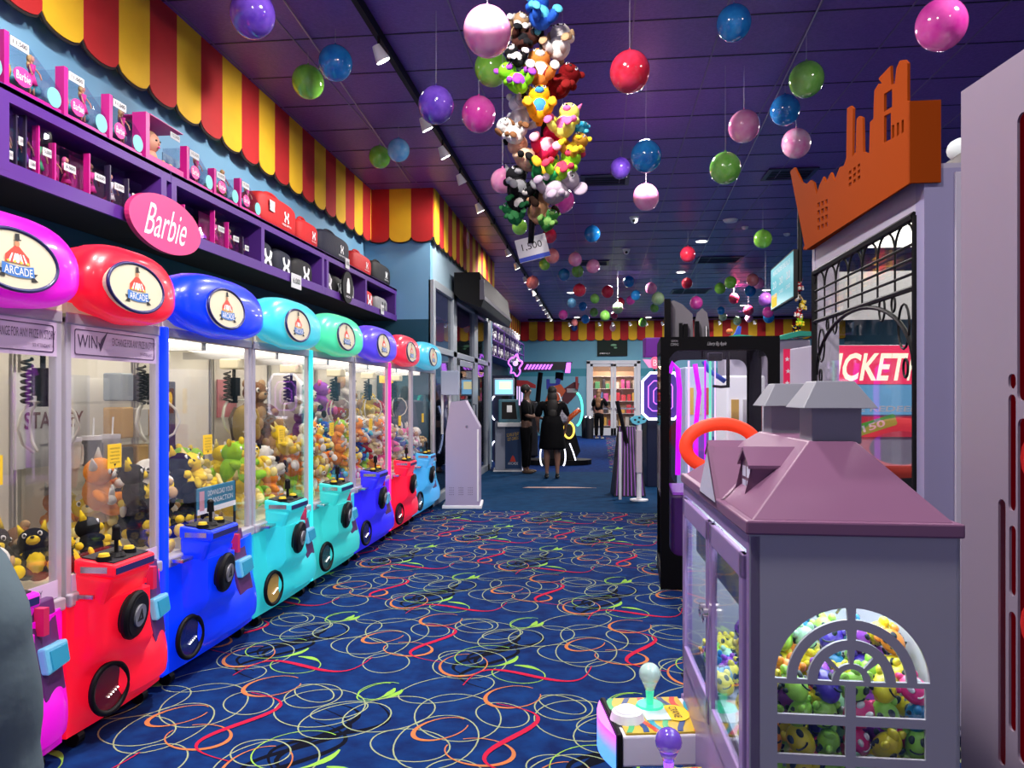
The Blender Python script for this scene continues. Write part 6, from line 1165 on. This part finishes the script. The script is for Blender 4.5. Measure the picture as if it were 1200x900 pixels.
# motorcycle game
d = 16.4; t, gx, gz = G('motorcycle_game', 'motorcycle racing game with orange fairing, yellow wheel ring and mint neon arc', 'motorcycle game', 660, d)
MB().poly(ell(0, 0, .75, .45, 24), (gx(655), .5, .06), X3, Y3, .1).build('platform', [black], t, bevel=.02)
org = mat('bike_orange', (.75, .12, .02), .3, coat=.5); 
MB().poly([(gx(640), gz(470)), (gx(646), gz(453)), (gx(658), gz(450)), (gx(664), gz(458)), (gx(652), gz(475)), (gx(645), gz(482))], (0, .35, 0), X3, Z3, .25).build('orange_fairing', [org], t, bevel=.04)
MB().poly([(gx(641), gz(456)), (gx(641), gz(444)), (gx(645), gz(444)), (gx(645), gz(449)), (gx(652), gz(449)), (gx(653), gz(443)), (gx(658), gz(444)), (gx(656), gz(456)), (gx(651), gz(456)), (gx(651), gz(452)), (gx(646), gz(452)), (gx(646), gz(456))], (0, .3, 0), X3, Z3, .1).build('blue_sign', [mat('helmet_blue', (.02, .03, .4), .3)], t)
MB().poly([(gx(660), gz(470)), (gx(663), gz(455)), (gx(675), gz(447)), (gx(681), gz(449)), (gx(678), gz(462)), (gx(667), gz(474))], (0, .5, 0), X3, Z3, .15).build('screen_wing', [mat('wing_maroon', (.12, .02, .03), .3)], t, bevel=.03)
MB().box(gx(666), gx(678), .4, .42, gz(460), gz(455)).build('wing_lettering_plate', [mat('plate_grey', (.45, .45, .5), .4)], t); MB().box(gx(676), gx(679), .3, .4, gz(456), gz(441)).build('upright_lamp', [mat('lamp_red_dim', (.4, .05, .05), .4)], t)
MB().tube([(gx(676)+.12*cos(q)*1.2, .3, gz(480)+.36*sin(q)) for q in rp(14, lambda i: -pi/2*.9+pi*.9*i/13)], .025, 8).build('mint_neon', [neong], t, smooth=True)
MB().poly([(gx(640), .12), (gx(640), gz(520)), (gx(646), gz(490)), (gx(660), gz(492)), (gx(675), gz(505)), (gx(682), gz(530)), (gx(676), .12)], (0, .5, 0), X3, Z3, .3).build('bike_body', [black], t, bevel=.04)
MB().tube([(gx(668)+.11*cos(q), .3, gz(505)+.17*sin(q)) for q in rp(24, lambda i: 2*pi*i/24)], .022, 8, closed=True).build('wheel_ring', [neony], t, smooth=True); MB().cyl((gx(668), .34, gz(505)), (gx(668), .4, gz(505)), .12, n=20).build('wheel_hub', [dark], t)
MB().tube([(gx(662), .1, gz(497)), (gx(670), .1, gz(488)), (gx(680), .1, gz(480))], .055, 10).build('orange_arm', [org], t, smooth=True)
for sx in (-1, 1): MB().tube([(gx(648)+sx*.22+.05*sx*sin(q), .05, gz(535)+.2*cos(q)) for q in rp(10, lambda i: pi*i/9)], .016, 6).build('white_neon_arc', [neonw], t, smooth=True)
MB().tube([(gx(668), .1, gz(520)), (gx(672), .1, gz(530)), (gx(675), .1, gz(540))], .014, 6).build('white_neon_arc', [neonw], t, smooth=True)
# far wall screen
p = PY(717.5, 407, YE-.03); t = T('wall_screen', 'black wall screen above the far doors', 'screen', (p.x, YE-.0, p.z)); W2 = .57*.98; MB().box(-W2, W2, -.07, -.02, -.33, .33).build('screen_frame', [black], t, bevel=.01); MB().box(-W2+.02, W2-.02, -.073, -.07, -.31, .31).build('display', [mat('display_dark', (.004, .005, .006), .6, spec=.1, emis=(.01, .02, .015), es=.5)], t)
k = MB(); k.text('MENU', (-.28, -.074, -.23), X3, Z3, .36, .05); k.build('menu_text', [wprint], t); MB().sph((.05, -.07, .08), (.14, .006, .05), 10).sph((.12, -.07, -.02), (.08, .006, .04), 8).build('display_picture', [mat('display_green', (.05, .25, .1), .4)], t); MB().box(-.1, .1, -.02, -.001, -.1, .1).build('bracket', [dark], t)
# octagon neon cabinet and winged sign
d = 12.6; t, gx, gz = G('octagon_game', 'game with white octagonal neon frame left of the black claw machine', 'game cabinet', 764, d)
oc = [(gx(752.5), gz(484)), (gx(752.5), gz(447)), (gx(762), gz(437)), (gx(790), gz(437)), (gx(796), gz(447)), (gx(796), gz(484)), (gx(790), gz(491)), (gx(760), gz(491))]
MB().tube([(x_, -.02, z_) for x_, z_ in oc], .022, 8, closed=True).build('neon_octagon', [neonw], t); MB().poly(oc, (0, .1, 0), X3, Z3, .2).build('octagon_panel', [mat('octagon_violet', (.04, .02, .16), .3, emis=(.08, .04, .35), es=.5)], t)
for k_ in (.35, .65): MB().tube([(gx(773)+(x_-gx(773))*k_, -.01, gz(464)+(z_-gz(464))*k_) for x_, z_ in oc], .008, 6, closed=True).build('inner_neon', [neonp], t)
MB().box(gx(758), gx(795), .0, .6, 0, gz(491)).build('cabinet', [mat('night_blue')], t, bevel=.02)
s = T('winged_sign', 'pink winged round sign above the octagonal neon game', 'sign', (t.location+Matrix.Rotation(TH, 3, 'Z') @ Vector((gx(768), .05, gz(425)))), TH)
MB().poly([(-.2, .06), (-.05, .05), (-.05, -.08), (-.1, -.08)], (0, 0, 0), X3, Z3, .03).build('wing', [glow('wing_rose', (.7, .25, .5), .6)], s); MB().poly([(.2, .06), (.05, .05), (.05, -.08), (.1, -.08)], (0, 0, 0), X3, Z3, .03).build('wing', [glow('wing_rose', (.7, .25, .5), .6)], s); MB().poly(ell(0, 0, .07, .1, 16), (0, -.01, 0), X3, Z3, .03).build('disc', [glow('wing_red', (.9, .1, .2), .8)], s); MB().text('B', (0, -.027, 0), X3, Z3, .06, .1, .001).build('lettering', [wprint], s); MB().cyl((0, .03, -.08), (0, .03, -.2), .015).build('post', [black], s)
MB().box(-.14, .13, .05, .35, .1, .42).build('violet_box', [mat('box_violet_dark', (.05, .01, .12), .3, emis=(.4, 0, .6), es=.15)], s, bevel=.01)
# striped A-frame and mint mask stand
d = 11.4; t, gx, gz = G('striped_stand', 'dark A-frame stand with violet and white vertical stripes', 'stand', 738, d)
MB().hexa([(gx(720), .0, 0), (gx(757), .0, 0), (gx(757), .5, 0), (gx(720), .5, 0), (gx(727), .2, gz(500)), (gx(752), .2, gz(500)), (gx(752), .3, gz(500)), (gx(727), .3, gz(500))]).build('stand_body', [mat('stand_dark', (.015, .01, .025), .4)], t, bevel=.01)
for k_ in range(8): xa = gx(722+k_*4.4); xb = gx(728+k_*3.0); MB().add([(xa, -.004, .02), (xa+.018, -.004, .02), (xb+.014, .195, gz(501)), (xb, .195, gz(501))], [(0, 1, 2, 3)]).build('stripe', [mat('stripe_violet', (.35, .12, .5), .4)], t)
MB().tube([(gx(736), .1, gz(520)), (gx(728), .1, gz(486)), (gx(724), .1, gz(470))], .03, 8).build('dark_arm', [black], t)
MB().box(gx(748), gx(760), .5, .9, .0, gz(490)).build('side_cabinet', [mat('side_navy', (.01, .01, .06), .3)], t, bevel=.03); MB().box(gx(722), gx(725), -.3, -.26, .0, gz(505)).build('white_edge', [wprint], t)
t, gx, gz = G('mask_stand', 'turquoise mask with dark spots on a white post', 'mask stand', 749, 11.0)
MB().poly([(gx(738), gz(491)), (gx(744), gz(487)), (gx(752), gz(487)), (gx(758), gz(491)), (gx(756), gz(495)), (gx(747), gz(498)), (gx(741), gz(496))], (0, 0, 0), X3, Z3, .05).build('mask', [mat('mask_turq', (.15, .65, .8), .4)], t, bevel=.015)
for q, r_ in ((744, 492), (748, 494.5), (749, 489.5), (754, 491)): MB().sph((gx(q), -.025, gz(r_)), (.02, .006, .014), 10).build('spot', [ink], t)
MB().cyl((gx(749), .01, .001), (gx(749), .01, gz(496)), .035).build('post', [wprint], t); MB().cyl((gx(749), .01, 0), (gx(749), .01, .02), .13, n=20).build('foot', [wprint], t); MB().box(gx(745), gx(752), -.04, .06, .4, gz(504)).build('cup', [mat('cup_stripe', (.6, .5, .55), .5)], t, bevel=.01)
# bins near far doors
for px, lb in ((686, 'dark bin standing left of the far doors'), (691, 'narrow grey bin beside the far left door')):
    t, gx, gz = G('litter_bin', lb, 'bin', px, 27.5 if px < 690 else 27.0); MB().cyl((0, 0, 0), (0, 0, .72), .13, .15, 16).build('bin_body', [dark], t, smooth='auto'); MB().cyl((0, 0, .72), (0, 0, .78), .155, .12, 16).build('bin_lid', [chrome], t, smooth='auto')
# teal hanging screen
d = 10.6; p = pd(918, 331, d); t = T('hanging_screen', 'teal menu screen hanging from the ceiling beside the orange skyline', 'screen', p); 
a = pd(904, 318, 11.0); b = pd(932, 298, 9.4); dirv = (b-a); dirv.z = 0; wS = dirv.length; dirv.normalize(); nv = dirv.cross(Z3); hS = .62
O = Vector((0, 0, 0)); MB().poly(rect(-wS/2, wS/2, -hS/2, hS/2), O, dirv, Z3, .05).build('screen_frame', [black], t, bevel=.008)
MB().poly(rect(-wS/2+.02, wS/2-.02, -hS/2+.02, hS/2-.02), nv*.026, dirv, Z3, .004).build('display', [mat('display_teal', (.01, .2, .25), .3, emis=(.02, .38, .45), es=.6)], t)
k = MB(); k.text('ARCADE DEALS', nv*.03+Z3*.2, dirv, Z3, wS*.75, .07); 
for j_ in (-.3, 0, .3): k.text('20', nv*.03+dirv*(wS*j_)+Z3*.03, dirv, Z3, wS*.16, .1); k.text('CARD', nv*.03+dirv*(wS*j_)-Z3*.12, dirv, Z3, wS*.18, .05)
k.build('menu_prices', [wprint], t); MB().poly(rect(-wS*.45, -wS*.2, -.28, -.1), nv*.029, dirv, Z3, .002).build('yellow_patch', [mat('notice_yellow')], t)
MB().cyl(dirv*(wS/2-.05)-nv*.06+Z3*-.1, dirv*(wS/2-.05)-nv*.06+Z3*(CEIL-p.z), .03).build('ceiling_pole', [black], t)
# floor sticker
t = MB(); q = pd(652, 572, 12.5); o = MB().poly([(-.55, 0), (-.1, -.05), (.65, -.02), (.2, .12), (-.45, .12)], (0, 0, 0), X3, Y3, .002).build('floor_sticker', [mat('sticker_tan', (.45, .28, .25), .6)], loc=(q.x, q.y, .0065)); o.rotation_euler = (0, 0, TH); tag(o, 'pale worn arrow sticker on the plain blue carpet', 'sticker')
# ================================================================ PEOPLE
def skinobj(name, verts, edges, radii, m, parent, root=0, levels=1):
    me = bpy.data.meshes.new(name); me.from_pydata([tuple(v) for v in verts], edges, []); me.materials.append(m)
    o = bpy.data.objects.new(name, me); col.objects.link(o); o.parent = parent
    md = o.modifiers.new('skin', 'SKIN'); md.use_smooth_shade = True; md.branch_smoothing = .6
    if not me.skin_vertices: me.attributes  # ensure layer
    if len(me.skin_vertices) == 0:
        import bmesh; bm = bmesh.new(); bm.from_mesh(me); bm.verts.layers.skin.verify(); bm.to_mesh(me); bm.free()
    for i, r_ in enumerate(radii):
        rr_ = r_ if isinstance(r_, tuple) else (r_, r_); me.skin_vertices[0].data[i].radius = rr_; me.skin_vertices[0].data[i].use_root = (i == root)
    s_ = o.modifiers.new('sub', 'SUBSURF'); s_.levels = levels; s_.render_levels = levels; return o
def person(label, loc, rz, H=1.7, skin=(.35, .18, .1), top=(.003, .003, .004), bottom=(.003, .003, .004), haircol=(.01, .008, .006), dress=False, longhair=False, arm=(0, 0), shoe=(.02, .02, .02), flare=0, heels=0, top_rough=.8, build=1.0):
    t = T('person', label, 'person', loc, rz); s = H/1.72; P = lambda x, y, z: Vector((x*s, y*s, z*s+heels)); sk = mat('skin_%.2f' % skin[0], skin, .5); b = build
    V = []; E = []; Rd = []
    def a(p, r_, par=None):
        V.append(p); Rd.append((r_[0]*s, r_[1]*s) if isinstance(r_, tuple) else r_*s); i = len(V)-1
        if par is not None: E.append((par, i))
        return i
    pel = a(P(0, 0, .95), (.15*b, .11*b)); wa = a(P(0, -.0, 1.1), (.125*b, .1*b), pel); ch = a(P(0, 0, 1.28), (.15*b, .11*b), wa); nk = a(P(0, .01, 1.43), .06, ch); n2 = a(P(0, 0, 1.5), .052, nk); hd = a(P(0, -.01, 1.58), (.075, .085), n2); h2 = a(P(0, -.005, 1.66), (.068, .08), hd); a(P(0, 0, 1.71), (.035, .04), h2)
    a(P(0, -.1, 1.575), .012, hd)
    arms = {}
    for sd_, (fw, el) in ((-1, arm[0] if isinstance(arm[0], tuple) else (arm[0], .2)), (1, arm[1] if isinstance(arm[1], tuple) else (arm[1], .2))):
        sh = a(P(sd_*.17*b, .0, 1.39), .055*b, ch); e_ = Vector((sd_*(.235*b+flare), -.26*sin(fw), 1.39-.28*cos(fw))); ei = a(P(*e_), .043*b, sh)
        w_ = e_+Vector((-sd_*.02, -.24*sin(fw+el), -.24*cos(fw+el))); wi_ = a(P(*w_), .028, ei); dv_ = (w_-e_).normalized(); hp_ = a(P(*(w_+dv_*.05)), (.034, .02), wi_); pk_ = a(P(*(w_+dv_*.085)), (.036, .018), hp_)
        for k_ in range(4):
            o_ = Vector((0, -.03+.02*k_, 0)); f1 = a(P(*(w_+dv_*.11+o_)), .0095, pk_); f2 = a(P(*(w_+dv_*(.14-.004*abs(k_-1.5))+o_*1.05+Vector((-sd_*.008, 0, 0)))), .0088, f1); a(P(*(w_+dv_*(.168-.008*abs(k_-1.5))+o_*1.05+Vector((-sd_*.022, 0, 0)))), .008, f2)
        th_ = a(P(*(w_+dv_*.055+Vector((-sd_*.01, -.045, 0)))), .011, hp_); a(P(*(w_+dv_*.09+Vector((-sd_*.015, -.06, 0)))), .009, th_)
        arms[sd_] = (e_, w_)
    for sd_ in (-1, 1):
        hi = a(P(sd_*.09*b, 0, .88), .09*b, pel); kn = a(P(sd_*.1, -.01, .48), .058*b, hi); cf = a(P(sd_*.1, .015, .34), .054*b, kn); an = a(P(sd_*.1, .01, .1), .036, cf); hl_ = a(P(sd_*.1, 0.0, .045-(heels/s if heels else 0)*.4), .035, an); a(P(sd_*.105, -.1, .03-heels/s), .03, hl_)
    skinobj('body', V, E, Rd, sk, t)
    # head detail
    hm = MB()
    for sx in (-1, 1): hm.sph(P(sx*.028, -.083, 1.6), .009*s, 8)
    hm.build('eyes', [wprint], t, smooth=True); MB().sph(P(0, -.088, 1.535), (.022*s, .008*s, .006*s), 8).build('mouth', [mat('lips', (.25, .06, .05), .5)], t, smooth=True)
    er_ = MB(); [er_.sph(P(sx*.078, .0, 1.58), (.01*s, .02*s, .03*s), 8) for sx in (-1, 1)]; er_.build('ears', [sk], t, smooth=True)
    hr = mat('hair_%.3f' % haircol[0], haircol, .6); h_ = MB().sph(P(0, .02, 1.635), (.088*s, .1*s, .095*s), 16)
    if longhair:
        h_.sph(P(0, .06, 1.5), (.095*s, .065*s, .15*s), 14); h_.sph(P(0, .085, 1.34), (.11*s, .05*s, .17*s), 14); h_.sph(P(0, .1, 1.2), (.09*s, .04*s, .13*s), 12)
    h_.build('hair', [hr], t, smooth=True)
    tm2 = mat('top_%.3f_%.3f' % top[:2], top, top_rough, bump=.6, nscale=7, spec=.1); bm2 = mat('bottom_%.3f_%.3f' % bottom[:2], bottom, .9, spec=.1)
    V2 = [P(0, 0, .9), P(0, 0, 1.1), P(0, 0, 1.28), P(0, .005, 1.42)]; R2 = [(.17*b, .13*b), (.145*b, .12*b), (.17*b, .13*b), (.085, .075)]; E2 = [(0, 1), (1, 2), (2, 3)]
    for sd_ in (-1, 1):
        e_, w_ = arms[sd_]; i = len(V2); V2 += [P(sd_*.175*b, 0, 1.39), P(*(e_*.55+Vector((sd_*.19*b, 0, 1.39))*.45)), P(*e_)]; R2 += [.085*b, .075*b, .062*b]; E2 += [(2, i), (i, i+1), (i+1, i+2)]
        if not dress and top_rough > .85: V2.append(P(*(w_*.9+e_*.1))); R2.append(.042*b); E2.append((i+2, i+3))
    skinobj('shirt', V2, E2, [(r_[0]*s, r_[1]*s) if isinstance(r_, tuple) else r_*s for r_ in R2], tm2, t)
    if dress:
        MB().tube([P(0, 0, z) for z in (1.15, 1.0, .85, .7, .56, .52)], [q*s*b for q in (.14, .175, .19, .2, .215, .21)], 22).build('dress_skirt', [tm2], t, smooth=True)
    else:
        V3 = [P(0, 0, .98), P(0, 0, .9)]; R3 = [(.16*b, .125*b), (.165*b, .13*b)]; E3 = [(0, 1)]
        for sd_ in (-1, 1): i = len(V3); V3 += [P(sd_*.1*b, 0, .8), P(sd_*.1, -.005, .48), P(sd_*.1, .01, .1)]; R3 += [.105*b, .08*b, .065]; E3 += [(1, i), (i, i+1), (i+1, i+2)]
        skinobj('trousers', V3, E3, [(r_[0]*s, r_[1]*s) if isinstance(r_, tuple) else r_*s for r_ in R3], bm2, t)
    for sd_ in (-1, 1):
        q = MB(); q.sph(P(sd_*.103, -.055, .038-heels/s), (.045*s, .125*s, .036*s), 14)
        if heels: q.cyl(P(sd_*.1, .035, .05-heels/s*.2), P(sd_*.1, .045, -heels/s+.003), .02*s, .01*s, 8); q.sph(P(sd_*.1, .02, .045-.3*heels/s), (.036*s, .045*s, .03*s), 10)
        q.build('shoe', [mat('shoe_%.2f' % shoe[0], shoe, .5)], t, smooth=True)
    return t, P
pm = W((617-600)/F*14.9, 14.9); man, Pm = person('person in black with cap hair standing in profile at the kiosk', (pm.x, pm.y, 0), TH+R(75), 1.72, (.16, .08, .05), arm=((.25, 1.2), (.2, 1.1)), shoe=(.12, .07, .04), build=1.1)
pw = W((647-600)/F*13.9, 13.9); wom, Pw = person('person with long dark hair in a black knee length dress, seen from behind', (pw.x, pw.y, 0.03), TH+pi, 1.62, (.3, .15, .1), dress=True, longhair=True, heels=.05, arm=((.1, .4), (.15, .5)), build=1.2)
wom.location.z = 0.005
hb = T('handbag', 'pale patterned shoulder bag on the woman seen from behind', 'bag', W((657-600)/F*14.0, 13.92, 0), TH); zb_ = EYE+(HOR-486)/F*14
MB().sph((0, 0, zb_), (.12, .07, .15), 18, e=.6).build('bag_body', [mat('bag_pattern', (.5, .5, .55), .6, c2=(.12, .1, .14), nscale=22)], hb, smooth=True); MB().tube([(-.08, 0, zb_+.12), (-.1, -.02, zb_+.3), (-.09, 0, zb_+.42), (-.03, .06, zb_+.38), (.06, .05, zb_+.12)], .012, 8).build('bag_strap', [wprint], hb, smooth=True)
pf = W((702-600)/F*26.6, 26.6); fp, _ = person('small distant person in dark clothes before the far doors', (pf.x, pf.y, 0), TH+R(150), 1.72, (.3, .15, .1), longhair=True, haircol=(.15, .07, .03), arm=((.4, .9), (.2, .3)), shoe=(.3, .3, .3), build=1.05)
# person at the left edge: only a grey sleeve shows
gp = W(-.975, .95); tshirt = (.11, .155, .18)
man2, _ = person('person in a loose blue grey long sleeved shirt, cut off by the left edge', (gp.x, gp.y, 0), TH+pi, 1.72, (.35, .2, .13), top=tshirt, bottom=(.02, .02, .04), arm=((.0, .1), (.0, .1)), top_rough=.9, build=1.12, flare=.07)
for ch in man2.children:
    if ch.name.startswith('shirt'):
        tx = bpy.data.textures.new('folds', 'CLOUDS'); tx.noise_scale = .13
        ch.modifiers['sub'].levels = ch.modifiers['sub'].render_levels = 3
        dm = ch.modifiers.new('folds', 'DISPLACE'); dm.texture = tx; dm.strength = .035; dm.mid_level = .5
